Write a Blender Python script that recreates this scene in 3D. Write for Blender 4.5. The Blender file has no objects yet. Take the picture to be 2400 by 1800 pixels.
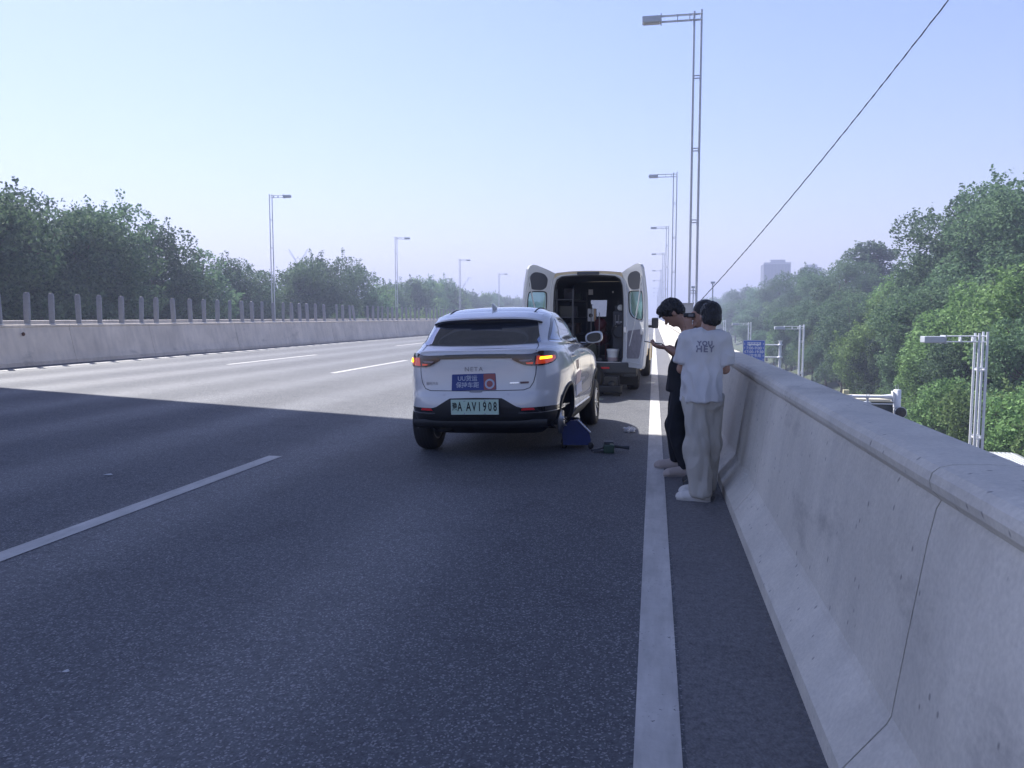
import bpy, bmesh, math, random
import numpy as np
from mathutils import Vector, Matrix, noise
from mathutils.bvhtree import BVHTree
from mathutils.geometry import delaunay_2d_cdt

# ------------------------------------------------------------------ camera, world, sun, exposure
S = bpy.context.scene
COL = S.collection
R = math.radians
random.seed(7)
rng = np.random.default_rng(7)

cam = bpy.data.cameras.new("camera")
camo = bpy.data.objects.new("camera", cam)
COL.objects.link(camo)
PITCH, YAW = 4.82, 10.169
camo.location = (0, 0, 1.45)
camo.rotation_euler = (R(90 - PITCH), 0, R(YAW))
cam.sensor_width = 36
cam.lens = 36 * 1850 / 2400
cam.clip_start = 0.05
cam.clip_end = 6000
S.camera = camo

SUN_EL, SUN_AZ = 51.0, 52.0            # azimuth measured to the left of the road direction
sd = Vector((-math.sin(R(SUN_AZ)) * math.cos(R(SUN_EL)), math.cos(R(SUN_AZ)) * math.cos(R(SUN_EL)), math.sin(R(SUN_EL))))
sl = bpy.data.lights.new("sun", 'SUN')
sl.energy = 3.6
sl.angle = R(0.55)
sl.color = (1.0, 0.965, 0.93)
so = bpy.data.objects.new("sun", sl)
so.rotation_euler = sd.to_track_quat('Z', 'Y').to_euler()
so.location = (-20, 20, 40)
COL.objects.link(so)

W = bpy.data.worlds.new("World")
S.world = W
W.use_nodes = True
nt = W.node_tree
nt.nodes.clear()
out = nt.nodes.new("ShaderNodeOutputWorld")
bg = nt.nodes.new("ShaderNodeBackground")
sky = nt.nodes.new("ShaderNodeTexSky")
sky.sky_type = 'NISHITA'
sky.sun_disc = False
sky.sun_elevation = R(SUN_EL)
sky.sun_rotation = R(-SUN_AZ)
sky.air_density = 1.5
sky.dust_density = 0.6
sky.ozone_density = 2.2
mx = nt.nodes.new("ShaderNodeMix")
mx.data_type = 'RGBA'
mx.blend_type = 'MULTIPLY'
mx.inputs[0].default_value = 1.0
mx.inputs[7].default_value = (0.95, 0.885, 1.18, 1)
nt.links.new(sky.outputs[0], mx.inputs[6])
nt.links.new(mx.outputs[2], bg.inputs[0])
bg.inputs[1].default_value = 0.056
nt.links.new(bg.outputs[0], out.inputs[0])

S.view_settings.view_transform = 'Standard'
S.view_settings.look = 'None'
S.view_settings.gamma = 1
S.view_settings.exposure = 1.50
S.render.engine = 'CYCLES'
S.cycles.use_denoising = True
S.cycles.max_bounces = 8
S.cycles.transparent_max_bounces = 12
S.cycles.volume_bounces = 0

# ------------------------------------------------------------------ helpers
def tag(o, label=None, cat=None, group=None, kind=None):
    if label: o["label"] = label
    if cat: o["category"] = cat
    if group: o["group"] = group
    if kind: o["kind"] = kind
    return o

def empty(name, loc=(0, 0, 0), rz=0.0):
    o = bpy.data.objects.new(name, None)
    o.empty_display_size = 0.2
    o.location = loc
    o.rotation_euler = (0, 0, rz)
    COL.objects.link(o)
    return o

def thing(name, label, cat, loc=(0, 0, 0), rz=0.0, group=None):
    return tag(empty(name, loc, rz), label, cat, group)

def obj(name, me, mat=None, parent=None, smooth=False):
    o = bpy.data.objects.new(name, me)
    me.name = name
    if mat is not None:
        for m in (mat if isinstance(mat, (list, tuple)) else [mat]):
            me.materials.append(m)
    COL.objects.link(o)
    if parent is not None: o.parent = parent
    if smooth:
        me.polygons.foreach_set("use_smooth", [True] * len(me.polygons))
    return o

def copy_tree(o, parent=None):
    c = o.copy()
    COL.objects.link(c)
    if parent is not None: c.parent = parent
    for ch in list(o.children): copy_tree(ch, c)
    return c

class MB:
    def __init__(s): s.v = []; s.f = []; s.m = []; s.sm = []
    def add(s, vs, fs, m=0, sm=False):
        b = len(s.v)
        s.v += [tuple(v) for v in vs]
        for f in fs:
            s.f.append(tuple(i + b for i in f)); s.m.append(m); s.sm.append(sm)
    def box(s, c, d, m=0, M=None, bev=0.0):
        x, y, z = [q / 2 for q in d]
        if bev <= 0:
            vs = [(sx * x, sy * y, sz * z) for sx in (-1, 1) for sy in (-1, 1) for sz in (-1, 1)]
            fs = [(0, 1, 3, 2), (4, 6, 7, 5), (0, 4, 5, 1), (2, 3, 7, 6), (0, 2, 6, 4), (1, 5, 7, 3)]
        else:
            bm = bmesh.new()
            bmesh.ops.create_cube(bm, size=1)
            for v in bm.verts: v.co = Vector((v.co.x * 2 * x, v.co.y * 2 * y, v.co.z * 2 * z))
            bmesh.ops.bevel(bm, geom=bm.edges[:], offset=bev, segments=2, profile=0.6, affect='EDGES')
            bm.verts.index_update()
            vs = [v.co.copy() for v in bm.verts]
            fs = [tuple(v.index for v in f.verts) for f in bm.faces]
            bm.free()
        vs = [(M @ Vector(v)) if M else Vector(v) for v in vs]
        s.add([v + Vector(c) for v in vs], fs, m)
        return s
    def tube(s, pts, r, seg=10, m=0, caps=True, sm=True):
        pts = [Vector(p) for p in pts]
        rs = r if isinstance(r, (list, tuple)) else [r] * len(pts)
        vs = []; up = None
        for i, p in enumerate(pts):
            d = (pts[min(i + 1, len(pts) - 1)] - pts[max(i - 1, 0)]).normalized()
            if up is None:
                a = Vector((0, 0, 1)) if abs(d.z) < 0.9 else Vector((0, 1, 0))
                up = (a - d * a.dot(d)).normalized()
            else:
                up = (up - d * up.dot(d)).normalized()
            w = d.cross(up)
            for k in range(seg):
                t = 2 * math.pi * k / seg
                vs.append(p + (up * math.cos(t) + w * math.sin(t)) * rs[i])
        fs = [(i * seg + k, i * seg + (k + 1) % seg, (i + 1) * seg + (k + 1) % seg, (i + 1) * seg + k)
              for i in range(len(pts) - 1) for k in range(seg)]
        s.add(vs, fs, m, sm)
        if caps:
            s.add(vs[:seg], [tuple(range(seg))[::-1]], m)
            s.add(vs[-seg:], [tuple(range(seg))], m)
        return s
    def lathe(s, prof, c=(0, 0, 0), axis='Z', seg=32, m=0, sm=True, M=None):
        vs = []
        for (r, h) in prof:
            for k in range(seg):
                t = 2 * math.pi * k / seg
                a, b = r * math.cos(t), r * math.sin(t)
                p = {'Z': (a, b, h), 'X': (h, a, b), 'Y': (a, h, b)}[axis]
                p = Vector(p)
                if M: p = M @ p
                vs.append(p + Vector(c))
        fs = [(i * seg + k, i * seg + (k + 1) % seg, (i + 1) * seg + (k + 1) % seg, (i + 1) * seg + k)
              for i in range(len(prof) - 1) for k in range(seg)]
        s.add(vs, fs, m, sm)
        return s
    def mesh(s, name="m"):
        me = bpy.data.meshes.new(name)
        me.from_pydata([tuple(v) for v in s.v], [], s.f)
        me.polygons.foreach_set("material_index", s.m)
        me.polygons.foreach_set("use_smooth", s.sm)
        me.update()
        return me
    def build(s, name, mat, parent=None, fix=True):
        me = s.mesh(name)
        if fix:
            bm = bmesh.new(); bm.from_mesh(me)
            bmesh.ops.recalc_face_normals(bm, faces=bm.faces[:])
            bm.to_mesh(me); bm.free()
        return obj(name, me, mat, parent)

def npmesh(name, V, F):
    me = bpy.data.meshes.new(name)
    V = np.asarray(V, dtype=np.float32); F = np.asarray(F, dtype=np.int32)
    k = F.shape[1]
    me.vertices.add(len(V)); me.vertices.foreach_set("co", V.ravel())
    me.loops.add(F.size); me.loops.foreach_set("vertex_index", F.ravel())
    me.polygons.add(len(F)); me.polygons.foreach_set("loop_start", np.arange(len(F), dtype=np.int32) * k)
    me.polygons.foreach_set("loop_total", np.full(len(F), k, dtype=np.int32))
    me.update(calc_edges=True)
    return me

def interp(tab, x):
    """smooth monotone-ish interpolation of a table [(x, y...)]"""
    xs = [t[0] for t in tab]
    if x <= xs[0]: return tab[0][1:]
    if x >= xs[-1]: return tab[-1][1:]
    i = max(j for j in range(len(xs)) if xs[j] <= x)
    i = min(i, len(xs) - 2)
    res = []
    for c in range(1, len(tab[0])):
        y = [t[c] for t in tab]
        h = xs[i + 1] - xs[i]
        def sl(j):
            if j <= 0: return (y[1] - y[0]) / (xs[1] - xs[0])
            if j >= len(xs) - 1: return (y[-1] - y[-2]) / (xs[-1] - xs[-2])
            a = (y[j] - y[j - 1]) / (xs[j] - xs[j - 1]); b = (y[j + 1] - y[j]) / (xs[j + 1] - xs[j])
            return 0 if a * b <= 0 else 2 * a * b / (a + b)
        t = (x - xs[i]) / h
        res.append((2 * t**3 - 3 * t**2 + 1) * y[i] + (t**3 - 2 * t**2 + t) * h * sl(i) + (-2 * t**3 + 3 * t**2) * y[i + 1] + (t**3 - t**2) * h * sl(i + 1))
    return tuple(res)

# ---- materials
def M_(name):
    m = bpy.data.materials.new(name); m.use_nodes = True
    return m, m.node_tree, m.node_tree.nodes["Principled BSDF"]

def pbr(name, col, rough=0.5, metal=0.0, coat=0.0, ior=1.5, var=0.0, vscale=8.0, bump=0.0, bscale=40.0, emit=None, es=0.0, rvar=0.0, alpha=None):
    m, t, b = M_(name)
    N, Lk = t.nodes, t.links
    b.inputs["Base Color"].default_value = (*col, 1)
    b.inputs["Roughness"].default_value = rough
    b.inputs["Metallic"].default_value = metal
    b.inputs["IOR"].default_value = ior
    b.inputs["Coat Weight"].default_value = coat
    b.inputs["Coat Roughness"].default_value = 0.04
    tc = N.new("ShaderNodeTexCoord")
    if var > 0 or rvar > 0:
        nz = N.new("ShaderNodeTexNoise"); nz.inputs["Scale"].default_value = vscale; nz.inputs["Detail"].default_value = 6
        nz.inputs["Roughness"].default_value = 0.65
        Lk.new(tc.outputs["Object"], nz.inputs["Vector"])
        if var > 0:
            cr = N.new("ShaderNodeMix"); cr.data_type = 'RGBA'
            cr.inputs[6].default_value = (*[c * (1 - var) for c in col], 1)
            cr.inputs[7].default_value = (*[min(1, c * (1 + var)) for c in col], 1)
            Lk.new(nz.outputs[0], cr.inputs[0]); Lk.new(cr.outputs[2], b.inputs["Base Color"])
        if rvar > 0:
            mr = N.new("ShaderNodeMapRange"); mr.inputs[3].default_value = max(0, rough - rvar); mr.inputs[4].default_value = min(1, rough + rvar)
            Lk.new(nz.outputs[0], mr.inputs[0]); Lk.new(mr.outputs[0], b.inputs["Roughness"])
    if bump > 0:
        n2 = N.new("ShaderNodeTexNoise"); n2.inputs["Scale"].default_value = bscale; n2.inputs["Detail"].default_value = 5
        Lk.new(tc.outputs["Object"], n2.inputs["Vector"])
        bp = N.new("ShaderNodeBump"); bp.inputs["Strength"].default_value = bump; bp.inputs["Distance"].default_value = 0.01
        Lk.new(n2.outputs[0], bp.inputs["Height"]); Lk.new(bp.outputs[0], b.inputs["Normal"])
    if emit:
        b.inputs["Emission Color"].default_value = (*emit, 1); b.inputs["Emission Strength"].default_value = es
    return m

def ramp(t, fac, stops):
    r = t.nodes.new("ShaderNodeValToRGB")
    while len(r.color_ramp.elements) < len(stops): r.color_ramp.elements.new(0.5)
    for e, (p, c) in zip(r.color_ramp.elements, stops):
        e.position = p; e.color = (*c, 1) if len(c) == 3 else c
    t.links.new(fac, r.inputs[0])
    return r

def noise_n(t, vec, scale, detail=5, rough=0.6, mapscale=None):
    n = t.nodes.new("ShaderNodeTexNoise"); n.inputs["Scale"].default_value = scale; n.inputs["Detail"].default_value = detail
    n.inputs["Roughness"].default_value = rough
    if mapscale:
        mp = t.nodes.new("ShaderNodeMapping"); mp.inputs["Scale"].default_value = mapscale
        t.links.new(vec, mp.inputs[0]); vec = mp.outputs[0]
    t.links.new(vec, n.inputs["Vector"])
    return n

def mixc(t, a, b, fac, mode='MIX'):
    n = t.nodes.new("ShaderNodeMix"); n.data_type = 'RGBA'; n.blend_type = mode
    for s, v in ((0, fac), (6, a), (7, b)):
        if isinstance(v, (int, float)): n.inputs[s].default_value = v
        elif isinstance(v, tuple): n.inputs[s].default_value = (*v, 1)
        else: t.links.new(v, n.inputs[s])
    return n.outputs[2]

def asphalt(name, lo, hi, chips=0.5):
    m, t, b = M_(name)
    tc = t.nodes.new("ShaderNodeTexCoord"); V = tc.outputs["Object"]
    n1 = noise_n(t, V, 0.35, 6, 0.6, (1.0, 0.25, 1)); n2 = noise_n(t, V, 30, 5, 0.8)
    base = ramp(t, n1.outputs[0], [(0.3, lo), (0.7, hi)])
    c = mixc(t, base.outputs[0], ramp(t, n2.outputs[0], [(0.32, (0.4, 0.4, 0.42)), (0.68, (1.6, 1.58, 1.56))]).outputs[0], 0.7, 'MULTIPLY')
    vo = t.nodes.new("ShaderNodeTexVoronoi"); vo.inputs["Scale"].default_value = 135
    t.links.new(V, vo.inputs["Vector"])
    chip = ramp(t, vo.outputs["Color"], [(0.74, (0, 0, 0)), (0.80, (1, 1, 1))])
    ms = t.nodes.new("ShaderNodeMath"); ms.operation = 'MULTIPLY'; ms.inputs[1].default_value = chips
    t.links.new(chip.outputs[0], ms.inputs[0])
    c = mixc(t, c, (0.32, 0.32, 0.33), ms.outputs[0])
    # worn lighter wheel tracks running along the road
    sx = t.nodes.new("ShaderNodeSeparateXYZ"); t.links.new(V, sx.inputs[0])
    wv = t.nodes.new("ShaderNodeMath"); wv.operation = 'SINE'
    mm = t.nodes.new("ShaderNodeMath"); mm.operation = 'MULTIPLY_ADD'; mm.inputs[1].default_value = 3.2; mm.inputs[2].default_value = 0.4
    t.links.new(sx.outputs[0], mm.inputs[0]); t.links.new(mm.outputs[0], wv.inputs[0])
    n3 = noise_n(t, V, 0.6, 4, 0.6, (1, 0.12, 1))
    mu = t.nodes.new("ShaderNodeMath"); mu.operation = 'MULTIPLY'; t.links.new(wv.outputs[0], mu.inputs[0]); t.links.new(n3.outputs[0], mu.inputs[1])
    tr = ramp(t, mu.outputs[0], [(0.0, (0.93, 0.93, 0.94)), (0.5, (1.10, 1.095, 1.09))])
    c = mixc(t, c, tr.outputs[0], 1.0, 'MULTIPLY')
    # dark stains
    n4 = noise_n(t, V, 1.7, 5, 0.7)
    st = ramp(t, n4.outputs[0], [(0.52, (1, 1, 1)), (0.75, (0.72, 0.72, 0.74))])
    c = mixc(t, c, st.outputs[0], 1.0, 'MULTIPLY')
    t.links.new(c, b.inputs["Base Color"])
    rr = t.nodes.new("ShaderNodeMapRange"); rr.inputs[1].default_value = -0.4; rr.inputs[2].default_value = 0.5; rr.inputs[3].default_value = 0.80; rr.inputs[4].default_value = 0.66
    t.links.new(mu.outputs[0], rr.inputs[0]); t.links.new(rr.outputs[0], b.inputs["Roughness"])
    b.inputs["IOR"].default_value = 1.42
    vo2 = t.nodes.new("ShaderNodeTexVoronoi"); vo2.inputs["Scale"].default_value = 80
    t.links.new(V, vo2.inputs["Vector"])
    bp = t.nodes.new("ShaderNodeBump"); bp.inputs["Strength"].default_value = 0.55; bp.inputs["Distance"].default_value = 0.006
    t.links.new(vo2.outputs["Distance"], bp.inputs["Height"]); t.links.new(bp.outputs[0], b.inputs["Normal"])
    return m

def concrete(name, col, pits=True, streak=0.5, stain=(0.5, 0.5, 0.52)):
    m, t, b = M_(name)
    tc = t.nodes.new("ShaderNodeTexCoord"); V = tc.outputs["Object"]
    n1 = noise_n(t, V, 0.9, 7, 0.62); n2 = noise_n(t, V, 6, 6, 0.6, (1, 1, 0.13 if streak else 1)); n3 = noise_n(t, V, 60, 3, 0.6)
    a = tuple(c * 0.84 for c in col); d = tuple(min(1, c * 1.12) for c in col)
    base = ramp(t, n1.outputs[0], [(0.32, a), (0.68, d)])
    c = mixc(t, base.outputs[0], ramp(t, n2.outputs[0], [(0.25, (0.80, 0.81, 0.83)), (0.6, (1.06, 1.06, 1.05))]).outputs[0], streak, 'MULTIPLY')
    c = mixc(t, c, ramp(t, n3.outputs[0], [(0.3, (0.88, 0.88, 0.88)), (0.7, (1.08, 1.08, 1.08))]).outputs[0], 0.8, 'MULTIPLY')
    n5 = noise_n(t, V, 2.6, 8, 0.7, (1, 0.35, 1))
    c = mixc(t, c, ramp(t, n5.outputs[0], [(0.58, (1, 1, 1)), (0.72, stain)]).outputs[0], 0.6, 'MULTIPLY')
    if pits:
        vo = t.nodes.new("ShaderNodeTexVoronoi"); vo.inputs["Scale"].default_value = 13
        mp = t.nodes.new("ShaderNodeMapping"); mp.inputs["Scale"].default_value = (1, 1, 0.7)
        t.links.new(V, mp.inputs[0]); t.links.new(mp.outputs[0], vo.inputs["Vector"])
        n6 = noise_n(t, V, 7, 2)
        ad = t.nodes.new("ShaderNodeMath"); ad.operation = 'MULTIPLY_ADD'; ad.inputs[1].default_value = 0.135
        ad.inputs[2].default_value = 0.0
        t.links.new(n6.outputs[0], ad.inputs[0])
        sb = t.nodes.new("ShaderNodeMath"); sb.operation = 'SUBTRACT'; t.links.new(vo.outputs["Distance"], sb.inputs[0]); t.links.new(ad.outputs[0], sb.inputs[1])
        pr = ramp(t, sb.outputs[0], [(0.0, (0.45, 0.45, 0.47)), (0.05, (1, 1, 1))])
        c = mixc(t, c, pr.outputs[0], 0.85, 'MULTIPLY')
    t.links.new(c, b.inputs["Base Color"])
    b.inputs["Roughness"].default_value = 0.85
    nb = noise_n(t, V, 45, 6, 0.7)
    bp = t.nodes.new("ShaderNodeBump"); bp.inputs["Strength"].default_value = 0.25; bp.inputs["Distance"].default_value = 0.01
    t.links.new(nb.outputs[0], bp.inputs["Height"]); t.links.new(bp.outputs[0], b.inputs["Normal"])
    return m

def leafmat(name, dark, light, trans=0.34):
    m, t, b = M_(name)
    g = t.nodes.new("ShaderNodeNewGeometry"); oi = t.nodes.new("ShaderNodeObjectInfo")
    tc = t.nodes.new("ShaderNodeTexCoord")
    n = noise_n(t, tc.outputs["Object"], 0.45, 3)
    ad = t.nodes.new("ShaderNodeMath"); ad.operation = 'MULTIPLY_ADD'; ad.inputs[1].default_value = 0.5
    t.links.new(g.outputs["Random Per Island"], ad.inputs[0])
    mr = t.nodes.new("ShaderNodeMapRange"); mr.inputs[1].default_value = 0.3; mr.inputs[2].default_value = 0.7; mr.inputs[4].default_value = 0.5
    t.links.new(n.outputs[0], mr.inputs[0]); t.links.new(mr.outputs[0], ad.inputs[2])
    r = ramp(t, ad.outputs[0], [(0.1, dark), (0.9, light)])
    hs = t.nodes.new("ShaderNodeHueSaturation")
    m2 = t.nodes.new("ShaderNodeMapRange"); m2.inputs[3].default_value = 0.485; m2.inputs[4].default_value = 0.515
    t.links.new(oi.outputs["Random"], m2.inputs[0]); t.links.new(m2.outputs[0], hs.inputs["Hue"])
    m3 = t.nodes.new("ShaderNodeMapRange"); m3.inputs[3].default_value = 0.75; m3.inputs[4].default_value = 1.25
    t.links.new(oi.outputs["Random"], m3.inputs[0]); t.links.new(m3.outputs[0], hs.inputs["Value"])
    t.links.new(r.outputs[0], hs.inputs["Color"])
    t.links.new(hs.outputs[0], b.inputs["Base Color"])
    b.inputs["Roughness"].default_value = 0.75
    b.inputs["IOR"].default_value = 1.25
    tr = t.nodes.new("ShaderNodeBsdfTranslucent"); t.links.new(hs.outputs[0], tr.inputs[0])
    mxs = t.nodes.new("ShaderNodeMixShader"); mxs.inputs[0].default_value = trans
    t.links.new(b.outputs[0], mxs.inputs[1]); t.links.new(tr.outputs[0], mxs.inputs[2])
    t.links.new(mxs.outputs[0], t.nodes["Material Output"].inputs[0])
    return m

def glassmat(name, col, trans=0.5, rough=0.02, ior=1.6):
    m, t, b = M_(name)
    b.inputs["Base Color"].default_value = (*col, 1); b.inputs["Roughness"].default_value = rough; b.inputs["IOR"].default_value = ior
    tp = t.nodes.new("ShaderNodeBsdfTransparent"); tp.inputs[0].default_value = (*[min(1, 0.3 + c) for c in col], 1)
    mxs = t.nodes.new("ShaderNodeMixShader"); mxs.inputs[0].default_value = trans
    t.links.new(b.outputs[0], mxs.inputs[1]); t.links.new(tp.outputs[0], mxs.inputs[2])
    t.links.new(mxs.outputs[0], t.nodes["Material Output"].inputs[0])
    return m

MT = dict(
    road=asphalt("asphalt", (0.078, 0.083, 0.094), (0.112, 0.119, 0.129), 0.7),
    strip=asphalt("asphalt_edge", (0.105, 0.108, 0.116), (0.135, 0.137, 0.145), 0.15),
    paint_plain=pbr("road_paint_plain", (0.40, 0.39, 0.37), 0.7, var=0.30, vscale=9, bump=0.3, bscale=90),
    conc=concrete("concrete", (0.62, 0.585, 0.515)),
    conc2=concrete("concrete_median", (0.70, 0.62, 0.53), pits=False, streak=0.7),
    joint=pbr("joint_gap", (0.03, 0.03, 0.035), 0.9),
    deckc=concrete("deck_concrete", (0.36, 0.355, 0.35), pits=False),
    galv=pbr("galvanised", (0.52, 0.55, 0.60), 0.42, metal=0.12, var=0.12, vscale=3),
    lampw=pbr("lamp_grey_paint", (0.5, 0.53, 0.57), 0.45, var=0.08),
    white_post=pbr("white_post_paint", (0.74, 0.76, 0.79), 0.4, var=0.06),
    blade=pbr("blade_grey", (0.30, 0.31, 0.34), 0.45, var=0.3, vscale=9),
    leafA=leafmat("leaf_poplar", (0.052, 0.112, 0.060), (0.21, 0.33, 0.17)),
    leafB=leafmat("leaf_light", (0.075, 0.14, 0.048), (0.25, 0.37, 0.14)),
    leafC=leafmat("leaf_dark", (0.038, 0.082, 0.046), (0.155, 0.235, 0.13)),
    bark=pbr("bark", (0.11, 0.09, 0.07), 0.9, var=0.4, vscale=12, bump=0.8, bscale=20),
    earth=pbr("earth_grass", (0.055, 0.075, 0.035), 0.95, var=0.5, vscale=0.4, bump=0.5, bscale=3),
    road2=asphalt("lower_asphalt", (0.10, 0.10, 0.105), (0.13, 0.13, 0.135), 0.1),
    black=pbr("black_plastic", (0.018, 0.019, 0.021), 0.5),
    rubber=pbr("rubber", (0.022, 0.022, 0.024), 0.8, var=0.3, bump=0.3, bscale=60),
)

def worn_paint():
    m, t, b = M_("road_paint")
    tc = t.nodes.new("ShaderNodeTexCoord"); V = tc.outputs["Object"]
    n1 = noise_n(t, V, 2.2, 6, 0.7); n2 = noise_n(t, V, 38, 5, 0.75); n3 = noise_n(t, V, 5, 5, 0.65, (1.5, 0.25, 1))
    base = ramp(t, n1.outputs[0], [(0.3, (0.42, 0.41, 0.39)), (0.7, (0.58, 0.565, 0.54))])
    c = mixc(t, base.outputs[0], ramp(t, n3.outputs[0], [(0.35, (0.8, 0.8, 0.8)), (0.65, (1.08, 1.08, 1.08))]).outputs[0], 1.0, 'MULTIPLY')
    ad = t.nodes.new("ShaderNodeMath"); ad.operation = 'MULTIPLY_ADD'; ad.inputs[1].default_value = 0.45
    t.links.new(n1.outputs[0], ad.inputs[0]); t.links.new(n2.outputs[0], ad.inputs[2])
    chipm = ramp(t, ad.outputs[0], [(0.87, (0, 0, 0)), (0.93, (1, 1, 1))])
    c = mixc(t, c, (0.12, 0.12, 0.125), chipm.outputs[0])
    t.links.new(c, b.inputs["Base Color"]); b.inputs["Roughness"].default_value = 0.7
    bp = t.nodes.new("ShaderNodeBump"); bp.inputs["Strength"].default_value = 0.35; bp.inputs["Distance"].default_value = 0.005
    t.links.new(n2.outputs[0], bp.inputs["Height"]); t.links.new(bp.outputs[0], b.inputs["Normal"])
    return m
MT['paint'] = worn_paint()
# ------------------------------------------------------------------ the setting
CROSS = 0.012
def gz(x):                                  # superelevated carriageway: level near the camera, rising to the left
    return 0.0 if x > -2.8 else CROSS * (-x - 2.8)

def sheet(name, xs, y0, y1, dz, mat, kind='structure', ny=60, parent=None):
    ys = np.linspace(y0, y1, ny)
    mb = MB(); vs = []; fs = []
    for y in ys:
        for x in xs: vs.append((x, y, gz(x) + dz))
    n = len(xs)
    for j in range(ny - 1):
        for i in range(n - 1):
            a = j * n + i
            fs.append((a, a + 1, a + n + 1, a + n))
    mb.add(vs, fs)
    o = mb.build(name, mat, parent, fix=False)
    if kind: o["kind"] = kind
    return o

Y0, Y1 = -12.0, 760.0
sheet("road", [-16.4, -12, -8, -4, -2.8, 0.66], Y0, Y1, 0.0, MT['road'])
sheet("road", [-30.6, -16.4], Y0, Y1, 0.0, MT['road'])
sheet("road_shoulder", [0.128, 0.60], Y0, Y1, 0.004, MT['strip'])
tag(sheet("edge_line", [-0.045, 0.113], Y0, 500, 0.004, MT['paint']), kind='structure')
sheet("edge_line", [-15.68, -15.52], Y0, 500, 0.004, MT['paint'])
def dashes(xc, ends, n, period=15.0, L=6.0, before=2):
    for k in range(-before, n):
        a = ends + k * period
        sheet("lane_line", [xc - 0.075, xc + 0.075], a - L, a, 0.004, MT['paint'], ny=4)
dashes(-3.85, 7.55, 10, before=1)
dashes(-7.90, 24.6, 9, before=0)
dashes(-11.95, 26.7, 9, before=0)
# viaduct deck below the road, with its fascias
mb = MB()
mb.box((-15.1, (Y0 + Y1) / 2, -0.75), (33.4, Y1 - Y0, 1.1))
o = mb.build("viaduct_deck", MT['deckc']); tag(o, kind='structure')
mb = MB()
for y in np.arange(0, 380, 30):
    for x in (-24, -8):
        mb.box((x, y, -3.65), (1.6, 1.6, 4.7))
o = mb.build("viaduct_piers", MT['deckc']); tag(o, kind='structure')

# ground level, six metres below
mb = MB(); N = 40
xs = np.linspace(-1500, 1500, N); ys = np.linspace(-300, 3000, N)
mb.add([(x, y, -6.0) for y in ys for x in xs], [(j * N + i, j * N + i + 1, (j + 1) * N + i + 1, (j + 1) * N + i) for j in range(N - 1) for i in range(N - 1)])
tag(mb.build("ground", MT['earth'], fix=False), kind='structure')
mb = MB(); mb.add([(2.2, -60, -5.99), (18.5, -60, -5.99), (18.5, 700, -5.99), (2.2, 700, -5.99)], [(0, 1, 2, 3)])
tag(mb.build("lower_road", MT['road2'], fix=False), kind='structure')
# wooded bank on the right
mb = MB(); vs = []
xs = [18.6, 20.5, 24, 30, 42, 80]; zs = [-5.98, -5.2, -4.4, -3.6, -3.0, -3.0]
ys = np.linspace(-20, 640, 60)
for j, y in enumerate(ys):
    for x, z in zip(xs, zs): vs.append((x, y, z + (0 if x < 19 else 0.5 * noise.noise(Vector((x * 0.2, y * 0.1, 0))))))
n = len(xs)
mb.add(vs, [(j * n + i, j * n + i + 1, (j + 1) * n + i + 1, (j + 1) * n + i) for j in range(len(ys) - 1) for i in range(n - 1)])
tag(mb.build("bank", MT['earth'], fix=False), kind='structure')

# ------------------------------------------------------------------ right barrier (continuous thing, cast sections)
def rprof(y):
    """profile points (x, z) of the right barrier at distance y"""
    g = 0.0
    for c in (6.22, 7.22):
        g += 0.035 * math.exp(-((y - c) / 0.12) ** 2)
    w = 0.004 * noise.noise(Vector((0, y * 1.3, 0)))
    P = [(0.575, -0.02), (0.575, 0.085), (0.585, 0.098), (0.70 + g, 0.243), (0.712 + g, 0.268), (0.745 + g, 0.5), (0.79 + g, 0.80), (0.81 + g, 0.90), (0.822 + g * .6, 0.925),
         (0.812, 0.938), (0.795 + w, 0.955), (0.788 + w, 0.98), (0.795 + w, 1.005), (0.815 + w, 1.022), (0.85, 1.03), (0.95, 1.034 + w), (1.04, 1.03), (1.055, 1.02), (1.06, 0.6), (1.06, -1.25), (0.9, -1.25), (0.9, -0.02)]
    return P

rb = thing("concrete_barrier", "grey concrete parapet with rounded lip along the right edge, two men beside it", "barrier", (0.8, 0, 0))
joints = [-3.0, -0.9, 2.42, 5.67, 10.4, 15.2, 20.0, 25.0, 30.0, 36, 42, 48, 54, 60, 70, 80, 90, 100, 120, 140, 160, 200, 260, 360, 560]
for a, b in zip(joints[:-1], joints[1:]):
    st = 0.06 if b < 12 else (0.5 if b < 60 else 3.0)
    ys = np.linspace(a + 0.004, b - 0.004, max(3, int((b - a) / st)))
    vs = []; fs = []; n = len(rprof(0))
    for y in ys:
        for (x, z) in rprof(float(y)): vs.append((x - 0.8, y, z))
    for j in range(len(ys) - 1):
        for i in range(n - 1): fs.append((j * n + i, j * n + i + 1, (j + 1) * n + i + 1, (j + 1) * n + i))
        fs.append((j * n + n - 1, j * n, (j + 1) * n, (j + 1) * n + n - 1))
    m = MB(); m.add(vs, fs, 0, False); m.add(vs[:n], [tuple(range(n))]); m.add(vs[-n:], [tuple(range(n))])
    m.build("barrier_section", MT['conc'], rb)
for j in joints[1:-1]:
    if j > 60: break
    P = rprof(j)
    m = MB()
    q = [(x - 0.8 + (0.006 if x < 0.9 else -0.006), z - (0.006 if z > 0.9 else 0)) for x, z in P]
    n = len(q)
    m.add([(x, y, z) for y in (j - 0.0038, j + 0.0038) for x, z in q], [(i, (i + 1) % n, n + (i + 1) % n, n + i) for i in range(n)] + [tuple(range(n)), tuple(range(n, 2 * n))])
    m.build("joint_filler", MT['joint'], rb)

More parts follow.
